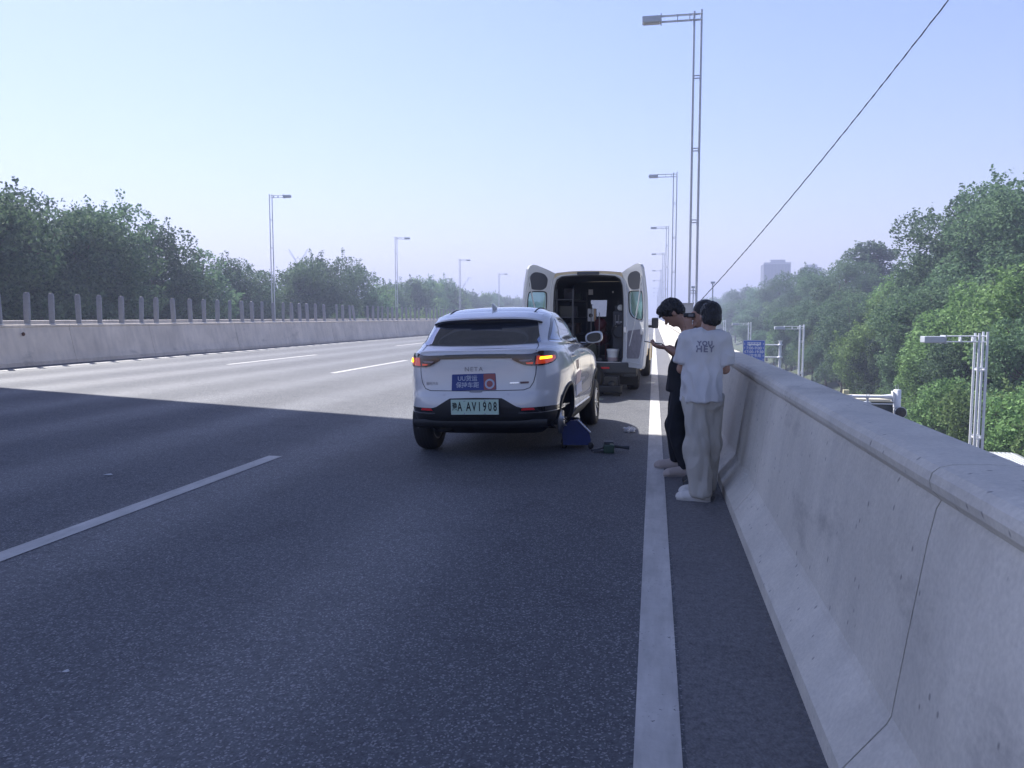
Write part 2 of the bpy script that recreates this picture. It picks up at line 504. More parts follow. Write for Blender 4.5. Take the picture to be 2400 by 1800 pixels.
# grit gathered along the foot of the parapet
m = MB(); g_ = random.Random(9)
for k in range(900):
    y = 1.8 + 11 * g_.random() ** 1.5; x = 0.572 - abs(g_.gauss(0, 0.035)); s_ = g_.uniform(0.0015, 0.0045)
    m.add([(x - s_, y, 0.004), (x + s_, y - s_, 0.004), (x, y + s_ * 1.4, 0.004), (x, y, 0.004 + s_ * 1.3)], [(0, 1, 3), (1, 2, 3), (2, 0, 3)])
tag(m.build("gravel", pbr("grit", (0.16, 0.15, 0.14), 0.9)), kind="stuff")

# ------------------------------------------------------------------ left median barrier
lb = thing("median_barrier", "long beige concrete median wall across the road, carrying the upright grey blades", "barrier", (-16.6, 0, 0))
LP = [(0.30, 0.0), (0.30, 0.12), (0.285, 0.135), (0.23, 0.33), (0.10, 0.98), (0.085, 1.03), (0.105, 1.05), (0.105, 1.095), (0.09, 1.105),
      (-0.09, 1.105), (-0.105, 1.095), (-0.105, 1.05), (-0.085, 1.03), (-0.10, 0.98), (-0.23, 0.33), (-0.30, 0.12), (-0.30, 0.0)]
lj = [-10, 4.5, 9.6, 14.9, 20.1, 23.75, 29.2, 34.0, 38.8, 43.5, 49, 54, 60, 66, 72, 80, 90, 100, 120, 150, 200, 300, 500]
zb = gz(-16.3) - 0.01
for a, b in zip(lj[:-1], lj[1:]):
    n = len(LP); dx = random.uniform(-0.006, 0.006); dz = random.uniform(-0.006, 0.006)
    m = MB()
    m.add([(x + dx, y, z + zb + dz * (z > 0.2)) for y in (a + 0.006, b - 0.006) for x, z in LP], [(i, i + 1, n + i + 1, n + i) for i in range(n - 1)] + [tuple(range(n)), tuple(range(n, 2 * n))])
    m.build("barrier_section", MT['conc2'], lb)
m = MB(); m.box((-0.0, 100, zb + 0.5), (0.1, 220, 0.9)); m.build("joint_filler", MT['joint'], lb)
o = MB(); o.tube([(0, -0.03, 0), (0.01, 0.0, 0.01), (0, 0.03, 0)], [0.03, 0.055, 0.035], 7)
o = o.build("dirt_lump", pbr("rust_dirt", (0.09, 0.045, 0.03), 0.9, var=0.4, vscale=20))
o.location = (-16.42, 18.3, 1.0); tag(o, "small rusty brown lump stuck on the face of the beige median wall", "debris")

# outer barrier of the opposite carriageway
m = MB(); m.box((0, 240, 0.5), (0.25, 520, 1.0), bev=0)
m.tube([(0.13, -20, 0.95), (0.13, 500, 0.95)], 0.04, 8)
o = m.build("concrete_barrier", MT['conc2']); o.location = (-30.5, 0, gz(-16.4) + 0.15)
tag(o, "far outer concrete parapet of the opposite carriageway, behind the grey blades", "barrier")

# blades
def blade_mesh():
    m = MB(); H = 0.88
    pr = [(-0.085, 0.012), (-0.06, -0.018), (-0.02, -0.03), (0.02, 0.03), (0.06, 0.018), (0.085, -0.012)]
    nz = 10; vs = []; T = 0.008
    for side in (-1, 1):
        for k in range(nz + 1):
            z = H * k / nz
            w = 1.0 if k < nz else 0.72
            w *= 0.86 + 0.14 * min(1, z / 0.25)
            for (u, v) in pr: vs.append((v + side * T / 2, u * w, z - (0.02 * abs(u) / 0.085 if k == nz else 0)))
    n = len(pr); off = (nz + 1) * n; fs = []
    for k in range(nz):
        for i in range(n - 1):
            a = k * n + i
            fs.append((a, a + 1, a + n + 1, a + n)); fs.append((off + a, off + a + n, off + a + n + 1, off + a + 1))
        fs.append((k * n, k * n + n, off + k * n + n, off + k * n)); a = k * n + n - 1
        fs.append((a, off + a, off + a + n, a + n))
    a = nz * n
    for i in range(n - 1): fs.append((a + i, a + i + 1, off + a + i + 1, off + a + i))
    m.add(vs, fs, 0, True)
    return m
bt = thing("antiglare_blade", "grey upright antiglare blade on the beige median wall, one of an even row", "antiglare blade", (0, 0, 0), group="antiglare blades on the median wall")
blade_mesh().build("blade", MT['blade'], bt)
m = MB(); m.box((0, 0, 0.012), (0.13, 0.12, 0.024)); m.build("foot_plate", MT['galv'], bt)
BY = [16.8, 17.75, 18.67, 19.57, 20.61, 21.5, 22.51, 23.49, 24.29, 25.29, 26.31, 27.2, 28.09, 29.03, 30.0, 30.81, 31.66, 32.68, 33.58, 34.49, 35.4, 36.21, 37.15, 38.2,
      39.81, 40.64, 41.69, 42.39, 44.43, 45.3, 46.2, 46.98, 47.94]
BY += [48.9 + 0.97 * k for k in range(28) if k not in (7, 19)]
for i, y in enumerate(BY):
    o = bt if i == 0 else copy_tree(bt)
    o.location = (-16.6 + random.uniform(-.01, .01), y, gz(-16.4) + 1.095)
    _nth = str(i + 1) + {1: "st", 2: "nd", 3: "rd"}.get((i + 1) % 10 if (i + 1) % 100 not in (11, 12, 13) else 0, "th")
    if i and y < 62: o["label"] = "grey upright antiglare blade on the median wall, %s from the photo's left edge" % _nth
    elif i: o["label"] = "tiny grey antiglare blade beside the white car's roof, at the end of the visible row"
    else: o["label"] = "grey antiglare blade cut by the photo's left edge, first of the row"
    tilt = random.uniform(-3.0, 2.0); face = -38 + random.uniform(-16, 16)
    if abs(y - 42.39) < 0.01:
        tilt = -8.5; o["label"] = "grey antiglare blade leaning hard to one side, just before a gap in the row"
    o.rotation_euler = (R(-tilt), R(random.uniform(-2, 2)), R(face))

# ------------------------------------------------------------------ street lamps
def make_lamp(label, group, H=9.85, four=False, mat='galv', headlen=0.58):
    t = thing("street_lamp", label, "street lamp", (0, 0, 0), group=group)
    ys = (-0.12, 0.12) if four else (0.0,)
    for yy in ys:
        for x, h in ((-0.12 if four else -0.11, H + 0.06), (0.12 if four else 0.11, H + 0.1)):
            m = MB(); m.tube([(x, yy, 0), (x, yy, H * 0.5), (x, yy, h)], [0.044, 0.040, 0.034], 10)
            m.build("pole_tube", MT[mat], t)
    for k in range(4):
        z = H * (0.13 + 0.225 * k)
        if four: z = H * (0.25 + 0.30 * k)
        if z > H - 0.5: break
        m = MB()
        for yy in ys:
            for dz in (-0.04, 0.04): m.box((0, yy, z + dz), (0.2, 0.035, 0.03))
        if four:
            m.box((-0.11, 0, z), (0.03, 0.2, 0.05)); m.box((0.11, 0, z), (0.03, 0.2, 0.05))
        m.build("tie_bar", MT[mat], t)
    m = MB()
    for dz in (-0.20, -0.03):
        for yy in (-0.045, 0.045):
            m.tube([(0.13, yy, H + dz), (-0.5, yy, H + dz), (-1.12, yy, H + dz - 0.0)], 0.017, 8)
    for x in (-0.25, -0.62):
        m.box((x, 0, H - 0.115), (0.03, 0.13, 0.2))
    m.build("arm", MT[mat], t)
    m = MB(); m.box((-1.12 - headlen / 2, 0, H - 0.13), (headlen, 0.30, 0.19), bev=0.02)
    m.box((-1.12, 0, H - 0.13), (0.03, 0.34, 0.26))
    hd = m.build("lamp_head", MT['lampw'], t)
    m = MB(); m.box((-1.12 - headlen / 2, 0, H - 0.233), (headlen * 0.8, 0.22, 0.012)); m.build("lens", pbr("lens", (0.35, 0.36, 0.38), 0.2), hd)
    m = MB(); m.box((0, 0, 0.012), (0.5, 0.34 if not four else 0.5, 0.024)); m.build("base_plate", MT[mat], t)
    return t
GR = "street lamps along the right parapet"
lampR = make_lamp("tallest twin-tube street lamp with a grey cabinet at its foot, nearest of the right row", GR)
names = {1: "second twin-tube street lamp beyond the tallest one in the right row", 2: "third twin-tube street lamp of the right row, above the dark-shirted man's head",
         3: "fourth twin-tube street lamp of the right row, head left of the third pole", 4: "fifth twin-tube street lamp in the receding right row",
         5: "sixth twin-tube street lamp in the receding right row", 6: "seventh, tiny hazy street lamp in the right row", 7: "eighth, tiny hazy street lamp in the right row", 8: "last faint street lamp of the right row beside the white van"}
for i, y in enumerate([25.9, 53.5, 83.5, 117, 157, 198, 245, 288, 328]):
    o = lampR if i == 0 else copy_tree(lampR)
    o.location = (1.22 if i else 1.2, y, 0.98 if i == 0 else 0.95)
    if i > 1: o.location.z -= 0.0018 * (y - 50)
    if i: o["label"] = names[i]
GL = "street lamps of the opposite carriageway"
lampL = copy_tree(lampR)
nl = ["largest street lamp on the far left, rising behind the blades in front of the trees", "second street lamp on the far side, left of the white car's roof",
      "third street lamp on the far side, above the left half of the white car", "fourth street lamp on the far side, above the middle of the white car",
      "fifth small street lamp on the far side, beside the van's open left door", "faint street lamp on the far side, seen past the van's open left door"]
for i, (y, z) in enumerate([(59.3, 11.12), (90.3, 10.85), (121.5, 10.5), (153.5, 10.05), (183.7, 9.65), (215, 9.3)]):
    o = lampL if i == 0 else copy_tree(lampL)
    o.location = (-30.1, y, z - 9.85); o.rotation_euler = (0, 0, math.pi)
    o["label"] = nl[i]; o["group"] = GL
lowl = make_lamp("white four-tube street lamp of the lower road, nearest, in front of the shrubs", "white street lamps of the lower road", H=6.85, four=True, mat='white_post', headlen=0.62)
nn = ["", "second white street lamp of the lower road, right of the blue sign", "third white street lamp of the lower road, rising behind the blue sign", "small white street lamp of the lower road beside the white-shirted man's head"]
for i, (x, y, z) in enumerate([(9.7, 25.9, 1.0), (9.6, 54.7, 0.97), (9.6, 83.6, 0.97), (9.6, 112.6, 1.1)]):
    o = lowl if i == 0 else copy_tree(lowl)
    o.location = (x, y, z - 6.93)
    o.rotation_euler = (0, 0, R(8 if i == 0 else 3))
    if i: o["label"] = nn[i]
# cabinet at the foot of the nearest lamp
m = MB(); m.box((0, 0, 0.42), (0.36, 0.22, 0.84), bev=0.01)
o = m.build("lamp_cabinet", pbr("cabinet_paint", (0.42, 0.43, 0.46), 0.5, var=0.05)); o.location = (1.0, 25.3, 1.035)
m = MB(); m.box((0, -0.116, 0.42), (0.30, 0.008, 0.74)); m.build("door", pbr("cabinet_door", (0.45, 0.46, 0.49), 0.5), o)
m = MB(); m.box((0, 0, 0.85), (0.42, 0.28, 0.03)); m.build("lid", pbr("cabinet_lid", (0.4, 0.41, 0.44), 0.5), o)
tag(o, "grey steel cabinet on the parapet at the foot of the tallest lamp", "cabinet")
# two slim poles beyond
for k, (x, y, z) in enumerate([(2.9, 62, 3.7), (4.2, 60, 3.95)]):
    m = MB(); m.tube([(0, 0, 0), (0, 0, z + 6)], 0.05, 8); m.box((0.0, 0, z + 6.05), (0.32, 0.2, 0.16), bev=0.02)
    m.box((0, 0, z + 3.7), (0.16, 0.14, 0.5))
    o = m.build("camera_post", MT['lampw']); o.location = (x, y, -6)
    tag(o, ["shorter slim grey post with a small box on top, between the second and tallest lamps", "taller slim grey post with a small box on top, left of the tallest lamp"][k], "post")

# overhead cable
A = Vector((1.4, 25.4, 1.95)); d = Vector((0.29, 0.90, 0.32)); B = Vector((3.98, 12.35, 4.40 + 1.45))
A = Vector((1.42, 25.3, 1.98)); B = Vector((7.5, 6.5, 11.5))
pts = []; rs = []
for k in range(241):
    t = k / 240
    p = A.lerp(B, t); p.z -= 4 * 0.5 * t * (1 - t)
    pts.append(p); rs.append(0.009 + (0.005 if k % 3 == 0 else 0))
m = MB(); m.tube(pts, rs, 6)
hx = [p + Vector((math.cos(i * 1.1), 0, math.sin(i * 1.1))) * 0.013 for i, p in enumerate(pts)]
m.tube(hx, 0.0045, 4)
m.tube([A, A + Vector((-0.02, 0, -0.35)), A + Vector((-0.05, 0.05, -0.95))], 0.012, 6)
tag(m.build("overhead_cable", pbr("cable", (0.03, 0.035, 0.05), 0.6)), "dark twisted overhead cable climbing to the upper right from the tallest lamp's foot", "cable")

# flyover crossing overhead (it casts the large shade on the road)
H = 11.5
def edge(x, h=H): return 9.85 - 0.26 * (x + 0.64 * h) + 0.50 * h
dv = Vector((1, -0.26, 0)).normalized(); nv = Vector((-0.26, -1, 0)).normalized()
p0 = Vector((0, edge(0), H))
m = MB()
Wd = 9.6
pr = [(0, 0.0), (0, 0.9), (0.25, 0.9), (0.25, 0.35), (Wd - 0.25, 0.35), (Wd - 0.25, 0.9), (Wd, 0.9), (Wd, 0), (Wd - 2.6, -0.35), (Wd - 3.2, -1.6), (3.2, -1.6), (2.6, -0.35)]
vs = []
for s in (-90, 60):
    for (u, z) in pr: vs.append(p0 + dv * s + nv * u + Vector((0, 0, z)))
n = len(pr)
m.add(vs, [(i, (i + 1) % n, n + (i + 1) % n, n + i) for i in range(n)] + [tuple(range(n)), tuple(range(n, 2 * n))])
fo = thing("flyover", "grey concrete flyover crossing overhead", "flyover")
m.build("deck", MT['deckc'], fo)
for s in (-47, 25):
    q = p0 + dv * s + nv * (Wd / 2)
    m = MB(); m.box((q.x, q.y, (H - 1.6 - 6) / 2), (1.8, 1.8, H - 1.62 + 6), bev=0.2); m.build("pier", MT['deckc'], fo)

# ------------------------------------------------------------------ lower road furniture
sg = thing("road_sign", "blue bus lane sign with white bus and opening hours, hung from a white post", "road sign", (0, 62.3, 0))
m = MB(); m.box((7.5, 0, -1.15), (1.62, 0.03, 1.78)); pn = m.build("sign_panel", pbr("sign_edge", (0.55, 0.6, 0.68), 0.4), sg)
m = MB(); m.box((7.5, -0.02, -1.15), (1.54, 0.012, 1.70)); m.build("sign_face", pbr("sign_blue", (0.025, 0.115, 0.52), 0.45), pn)
WS = pbr("sign_white", (0.72, 0.76, 0.82), 0.45)
m = MB()
bx = lambda x0, x1, z0, z1, mt=0, y=-0.03: m.box(((x0 + x1) / 2, y, (z0 + z1) / 2), (x1 - x0, 0.008, z1 - z0), mt)
bx(7.02, 8.0, -0.66, -0.42)
for k in range(4): bx(7.16 + 0.2 * k, 7.31 + 0.2 * k, -0.53, -0.46, 1, -0.036)
bx(7.05, 7.10, -0.60, -0.46, 1, -0.036)
for x in (7.2, 7.75): m.lathe([(0.0, -0.036), (0.055, -0.036), (0.055, -0.028)], (x, 0, -0.67), 'Y', 14)
for z in (-0.55, -0.85, -1.15, -1.45, -1.75):
    bx(6.80, 6.83, z - 0.07, z + 0.07); bx(8.17, 8.20, z - 0.07, z + 0.07)
m.build("bus_symbol", [WS, pbr("sign_blue2", (0.025, 0.115, 0.52), 0.45)], pn)
def text_obj(s, size, mat, parent, name="lettering", align='CENTER', ext=0.0, M=None, sx=1.0, sp=1.0, bold=0.0, me_only=False):
    cu = bpy.data.curves.new("t", 'FONT'); cu.body = s; cu.size = size; cu.align_x = align; cu.align_y = 'CENTER'
    cu.extrude = ext; cu.space_character = sp; cu.offset = bold; cu.resolution_u = 3
    to = bpy.data.objects.new("t", cu); COL.objects.link(to)
    bpy.context.view_layer.update()
    dg = bpy.context.evaluated_depsgraph_get()
    me = bpy.data.meshes.new_from_object(to.evaluated_get(dg))
    bpy.data.objects.remove(to)
    if sx != 1: me.transform(Matrix.Diagonal((sx, 1, 1, 1)))
    if M: me.transform(M)
    if me_only: return me
    me.materials.clear()
    return obj(name, me, mat, parent)
RX = Matrix.Rotation(R(90), 4, 'X')
text_obj("7:00-9:00", 0.30, WS, pn, M=Matrix.Translation((7.5, -0.032, -0.88)) @ RX, bold=0.004)
text_obj("17:00-19:30", 0.29, WS, pn, M=Matrix.Translation((7.5, -0.032, -1.16)) @ RX, bold=0.004)
text_obj("公交专用", 0.26, WS, pn, M=Matrix.Translation((7.5, -0.032, -1.46)) @ RX, bold=0.004)
m = MB(); m.tube([(9.42, 0, -6), (9.42, 0, -0.34)], 0.11, 14); m.box((9.42, 0, -0.33), (0.28, 0.28, 0.03)); m.build("post", MT['white_post'], sg)
m = MB()
for z in (-0.62, -1.56):
    m.tube([(8.2, 0.06, z), (9.4, 0.06, z)], 0.045, 10); m.lathe([(0.0, -0.06), (0.19, -0.06), (0.19, 0.06), (0, 0.06)], (9.42, 0, z), 'Z', 16)
m.build("bracket", MT['white_post'], sg)

cp = thing("camera_gantry", "white traffic camera post with thick white arm rising behind the parapet", "camera gantry", (7.92, 27.7, -6))
m = MB(); m.lathe([(0.0, 5.08), (0.115, 5.08), (0.118, 4.5)], seg=20); m.lathe([(0.105, 4.5), (0.105, 0.0)], seg=20); m.build("post", MT['white_post'], cp)
m = MB(); m.tube([(-0.1, 0, 4.84), (-0.45, 0, 4.84), (-0.55, 0, 4.84), (-2.6, 0, 4.83)], [0.10, 0.062, 0.052, 0.05], 14)
m.box((-0.14, 0, 4.86), (0.05, 0.22, 0.34)); m.build("arm", MT['white_post'], cp)
m = MB(); m.box((-0.92, 0, 4.62), (0.19, 0.26, 0.09), bev=0.01); m.box((-0.92, 0, 4.73), (0.06, 0.06, 0.14)); m.tube([(-1.1, 0, 4.62), (-1.0, 0, 4.62)], 0.02, 8)
for x in (-0.96, -0.89): m.box((x, 0, 4.84), (0.012, 0.12, 0.125))
m.build("traffic_camera", MT['lampw'], cp)
m = MB(); m.box((-1.6, 0, 4.975), (0.18, 0.15, 0.15), bev=0.008); m.build("flash_box", pbr("cream_box", (0.62, 0.58, 0.36), 0.5), cp)
m = MB(); m.lathe([(0.0, -0.14), (0.15, -0.13), (0.175, -0.09), (0.175, 0.08), (0.12, 0.14), (0, 0.16)], (0.06, -0.14, 4.35), 'Y', 28)
m.lathe([(0.178, -0.10), (0.19, -0.10), (0.19, -0.06), (0.178, -0.06)], (0.06, -0.14, 4.35), 'Y', 28, m=1)
m.build("round_lamp", [MT['black'], MT['white_post']], cp)
for (dx, hh) in ((0.03, 0.2), (-0.04, 0.15)):
    m = MB(); m.tube([(dx, 0, 5.07), (dx - 0.03, 0, 5.07 + hh)], 0.008, 6); m.build("antenna", MT['lampw'], cp)

# lorry on the lower road behind the gantry
tk = thing("lorry", "lorry with a cream cab roof and dark windscreen, half hidden behind the camera post", "lorry", (8.0, 33.0, -6), R(180))
m = MB(); m.box((0, 0.9, 3.05), (2.1, 1.7, 2.5), bev=0.12); m.build("cab", pbr("lorry_paint", (0.05, 0.10, 0.09), 0.3, coat=0.5), tk)
m = MB(); m.box((0, 0.9, 4.36), (2.14, 1.8, 0.12), bev=0.05); m.build("roof_panel", pbr("lorry_cream", (0.66, 0.60, 0.44), 0.5), tk)
m = MB(); m.box((0, 1.765, 3.85), (1.8, 0.03, 0.7), bev=0.01); m.build("windscreen", pbr("lorry_glass", (0.02, 0.03, 0.035), 0.08), tk)
m = MB()
for x in (-0.93, 0.93): m.tube([(x, 1.79, 3.45), (x * 0.97, 1.79, 4.15), (x * 0.85, 1.79, 4.24)], 0.02, 8)
m.tube([(-0.79, 1.79, 4.24), (0.79, 1.79, 4.24)], 0.02, 8); m.build("windscreen_surround", MT['white_post'], tk)
m = MB(); m.box((0, -2.6, 2.6), (2.3, 4.6, 2.6), bev=0.03); m.build("cargo_box", pbr("lorry_box", (0.12, 0.16, 0.14), 0.6, var=0.2), tk)
for (x, y) in ((-0.95, 0.9), (0.95, 0.9), (-0.95, -3.4), (0.95, -3.4)):
    m = MB(); m.lathe([(0.2, -0.13), (0.42, -0.13), (0.46, -0.09), (0.46, 0.09), (0.42, 0.13), (0.2, 0.13)], (x, y, 0.46), 'X', 28); m.build("wheel", MT['rubber'], tk)
m = MB(); m.box((0, -1.4, 0.95), (0.9, 6.2, 0.3)); m.build("chassis", MT['black'], tk)

# white minibus on the lower road
mv = thing("white_minivan", "white minivan with ribbed roof on the lower road, at the right edge beyond the parapet", "van", (12.75, 31.0, -6), R(-6))
mv.scale = (1, 1, 1.3)
VW = pbr("minivan_paint", (0.52, 0.53, 0.55), 0.35, coat=0.6)
def rrect(w, l, r, n=6):
    P = []
    for cx, cy, a0 in ((w - r, l - r, 0), (-w + r, l - r, 90), (-w + r, -l + r, 180), (w - r, -l + r, 270)):
        for k in range(n + 1):
            a = R(a0 + 90 * k / n); P.append((cx + r * math.cos(a), cy + r * math.sin(a)))
    return P
def ringloft(rings, cap0=True, cap1=True, m=0, mb=None):
    mb = mb or MB(); n = len(rings[0]); vs = [p for r_ in rings for p in r_]
    fs = [(j * n + i, j * n + (i + 1) % n, (j + 1) * n + (i + 1) % n, (j + 1) * n + i) for j in range(len(rings) - 1) for i in range(n)]
    if cap0: fs.append(tuple(range(n))[::-1])
    if cap1: fs.append(tuple(range((len(rings) - 1) * n, len(rings) * n)))
    mb.add(vs, fs, m, True); return mb
rings = []
for z, w, l, r in ((0.35, .80, 1.95, .2), (0.6, .84, 2.0, .25), (1.0, .845, 2.0, .25), (1.1, .83, 1.97, .25)):
    rings.append([(x, y, z) for x, y in rrect(w, l, r)])
ringloft(rings).build("body", VW, mv)
rings = [[(x, y - 0.05, z) for x, y in rrect(w, l, r)] for z, w, l, r in ((1.1, .80, 1.9, .2), (1.70, .72, 1.68, .2))]
ringloft(rings).build("side_glass", pbr("minivan_glass", (0.025, 0.03, 0.035), 0.06), mv)
rings = [[(x, y - 0.05, z) for x, y in rrect(w, l, r)] for z, w, l, r in ((1.68, .735, 1.70, .2), (1.74, .72, 1.68, .2), (1.79, .66, 1.6, .2), (1.82, .5, 1.45, .2))]
rf = ringloft(rings).build("roof", VW, mv)
for k in range(-3, 4):
    m = MB(); m.box((k * 0.14, -0.05, 1.826), (0.035, 2.7, 0.014), bev=0.004); m.build("roof_rib", VW, rf)
for sx in (-1, 1):
    for y in (-1.62, -0.45, 0.6, 1.5):
        m = MB(); m.tube([(sx * 0.805, y, 1.1), (sx * 0.735, y * 0.97 - 0.03, 1.70)], 0.045, 8); m.build("pillar", VW, mv)
for (x, y) in ((-0.74, 1.2), (0.74, 1.2), (-0.74, -1.25), (0.74, -1.25)):
    m = MB(); m.lathe([(0.15, -0.09), (0.27, -0.09), (0.3, -0.06), (0.3, 0.06), (0.27, 0.09), (0.15, 0.09)], (x, y, 0.3), 'X', 24); m.build("wheel", MT['rubber'], mv)

# ------------------------------------------------------------------ far towers and pylons
def tower(name, label, x, y, w, d, zt, fl=3.2, cols=9, cap=True):
    t = thing(name, label, "high-rise building", (x, y, -6))
    h = zt + 6
    m = MB(); m.box((0, 0, h / 2), (w, d, h)); m.build("wall", pbr("tower_wall", (0.11, 0.12, 0.15), 0.8, var=0.1, vscale=0.1), t)
    m = MB()
    for k in range(cols):
        x0 = -w / 2 + w * (k + 0.5) / cols
        m.box((x0, -d / 2 - 0.12, h / 2), (w / cols * 0.42, 0.5, h * 0.97))
    m.build("window", pbr("tower_glass", (0.10, 0.12, 0.16), 0.25), t)
    m = MB(); m.box((w * 0.05, 0, h + 1.2), (w * 0.55, d * 0.5, 2.4)); m.box((0, -d / 2, h + 0.4), (w * 1.01, 0.6, 0.9))
    m.build("roof", pbr("tower_roof", (0.3, 0.31, 0.35), 0.8), t)
    return t
tower("high_rise", "grey-blue high-rise with vertical window bands above the right trees", 61.5, 430, 13.2, 12, 28.6, cols=8)
tower("high_rise", "paler flat-topped high-rise mostly hidden by the right trees", 79.6, 437, 10.5, 10, 26.4, cols=6)
tower("high_rise", "pale hazy block seen through the gap between the left tree clumps", -246, 640, 20, 14, 16, cols=6)
def pylon(label, x, y, zt, s=1.0):
    t = thing("pylon", label, "pylon", (x, y, -6))
    h = zt + 6; m = MB(); r = 0.16 * s
    b = 3.2 * s; w = 0.9 * s; zw = h - 8.5 * s
    for sx in (-1, 1):
        for sy in (-1, 1): m.tube([(sx * b, sy * b, 0), (sx * w, sy * w, zw)], r, 5)
    nb = 8
    for k in range(nb):
        t0 = k / nb; t1 = (k + 1) / nb; a0 = b + (w - b) * t0; a1 = b + (w - b) * t1
        for sy in (-1, 1):
            m.tube([(-a0, sy * a0, zw * t0), (a1, sy * a1, zw * t1)], r * .6, 4); m.tube([(a0, sy * a0, zw * t0), (-a1, sy * a1, zw * t1)], r * .6, 4)
    m.build("tower_frame", MT['lampw'], t)
    m = MB()
    for sx in (-1, 1):
        m.tube([(sx * w, 0, zw), (sx * 2.2 * s, 0, zw + 4 * s), (sx * 5.2 * s, 0, h)], r, 5)
        m.tube([(0, 0, zw + 1 * s), (sx * 2.2 * s, 0, zw + 4 * s)], r * .7, 4); m.tube([(sx * 1.2 * s, 0, zw + 2 * s), (sx * 5.2 * s, 0, h - 1.4 * s), (sx * 5.2 * s, 0, h)], r * .7, 4)
        m.tube([(sx * 5.2 * s, 0, h), (sx * 8 * s, 0, h - .5 * s)], r * .8, 4)
        for zz in (1.5, 5.5): m.tube([(0, 0, zw - zz * s), (sx * 5.5 * s, 0, zw - zz * s)], r, 4)
    m.tube([(-2.2 * s, 0, zw + 4 * s), (2.2 * s, 0, zw + 4 * s)], r, 4)
    m.build("crossarm", MT['lampw'], t)
pylon("tiny hazy lattice pylon beyond the left trees, above the white car's roof", -96.5, 390, 21.5, 0.85)
pylon("larger lattice pylon whose forked top pokes out of the left tree clump", -141, 300, 28.6, 0.75)

# ------------------------------------------------------------------ trees
def crown_mesh(seed, rx, rz, leaves, lsize, nlobe, lobe_r, top=1.0, irregular=0.3):
    g = np.random.default_rng(seed)
    L = []
    while len(L) < nlobe:
        p = g.normal(size=3); p /= np.linalg.norm(p)
        rr = g.uniform(0.35, 0.95)
        q = p * rr * np.array([rx - lobe_r * .6, rx - lobe_r * .6, rz - lobe_r * .6])
        q *= 1 + g.uniform(-irregular, irregular) * 0.5
        L.append((q, lobe_r * g.uniform(0.6, 1.25)))
    per = leaves // nlobe; cs = []
    for c, r in L:
        k = int(per * (r / lobe_r) ** 2)
        d = g.normal(size=(k, 3)); d /= np.linalg.norm(d, axis=1)[:, None]
        rad = r * (1 - np.abs(g.normal(0, 0.22, size=(k, 1)))) + g.uniform(0, .12, size=(k, 1)) * r
        cs.append(c + d * rad * np.array([1, 1, 0.85]))
    # sparse sprays on the outline
    k = leaves // 14
    d = g.normal(size=(k, 3)); d /= np.linalg.norm(d, axis=1)[:, None]
    spr = []
    for c, r in L:
        kk = max(2, k // nlobe); u = g.normal(size=3); u[2] = abs(u[2]) + .5; u /= np.linalg.norm(u)
        spr.append(c + u * g.uniform(0.7, 1.45, size=(kk, 1)) * r + g.normal(0, 0.12, size=(kk, 3)))
    C = np.concatenate(cs + spr); n = len(C)
    nrm = g.normal(size=(n, 3)) + np.array([0, 0, 0.5]); nrm /= np.linalg.norm(nrm, axis=1)[:, None]
    t1 = np.cross(nrm, g.normal(size=(n, 3))); t1 /= np.linalg.norm(t1, axis=1)[:, None]; t2 = np.cross(nrm, t1)
    s = lsize * g.uniform(0.6, 1.3, size=(n, 1))
    V = np.stack([C - t1 * s, C - t2 * s * .62 + nrm * s * .12, C + t1 * s, C + t2 * s * .62 + nrm * s * .12], axis=1).reshape(-1, 3)
    F = np.arange(n * 4).reshape(-1, 4)
    return npmesh("crown", V, F), L
def make_tree(seed, H, rx, rz, mat, leaves=15000, lsize=0.15, nlobe=46, lobe_r=1.5, trunk_r=0.22):
    """mesh pair (trunk, crown); origin at the foot"""
    me, L = crown_mesh(seed, rx, rz, leaves, lsize, nlobe, lobe_r)
    cz = H - rz
    me.transform(Matrix.Translation((0, 0, cz)))
    m = MB(); g = random.Random(seed)
    m.tube([(0, 0, 0), (g.uniform(-.2, .2), g.uniform(-.2, .2), H * .3), (g.uniform(-.4, .4), g.uniform(-.4, .4), H * .6), (0, 0, H * .88)], [trunk_r, trunk_r * .8, trunk_r * .5, 0.04], 9)
    for q, r in L[::2]:
        z0 = max(H * .18, min(H * .7, cz + q[2] - 2.0))
        a = Vector((0, 0, z0)); b = Vector((q[0], q[1], q[2] + cz)); c = a.lerp(b, .5) + Vector((0, 0, -.3))
        m.tube([a, c, b], [trunk_r * .38, trunk_r * .22, 0.02], 5, caps=False)
    tm = m.mesh("trunk")
    me.materials.append(mat); tm.materials.append(MT['bark'])
    return tm, me
TV = dict(
    big=[make_tree(11, 16, 5.2, 7.0, MT['leafA'], 30000, .125, 62, 1.5), make_tree(12, 16, 5.0, 7.2, MT['leafA'], 30000, .125, 56, 1.6), make_tree(13, 16, 5.5, 6.6, MT['leafC'], 30000, .125, 66, 1.45)],
    mid=[make_tree(21, 11, 4.2, 4.9, MT['leafB'], 20000, .115, 46, 1.25), make_tree(22, 11, 4.0, 5.0, MT['leafA'], 20000, .115, 42, 1.3), make_tree(25, 11, 4.1, 5.0, MT['leafC'], 20000, .115, 44, 1.3)],
    slim=[make_tree(31, 14, 2.0, 5.2, MT['leafC'], 8000, .13, 30, .85), make_tree(33, 12, 2.8, 5.2, MT['leafA'], 10000, .13, 34, 1.0)],
    shrub=[make_tree(41, 4.6, 2.4, 2.35, MT['leafB'], 11000, .09, 34, .85, .1), make_tree(42, 4.6, 2.5, 2.3, MT['leafB'], 11000, .09, 36, .8, .1)],
)
BASEH = dict(big=16, mid=11, slim=14, shrub=4.6)
tree_k = [0]
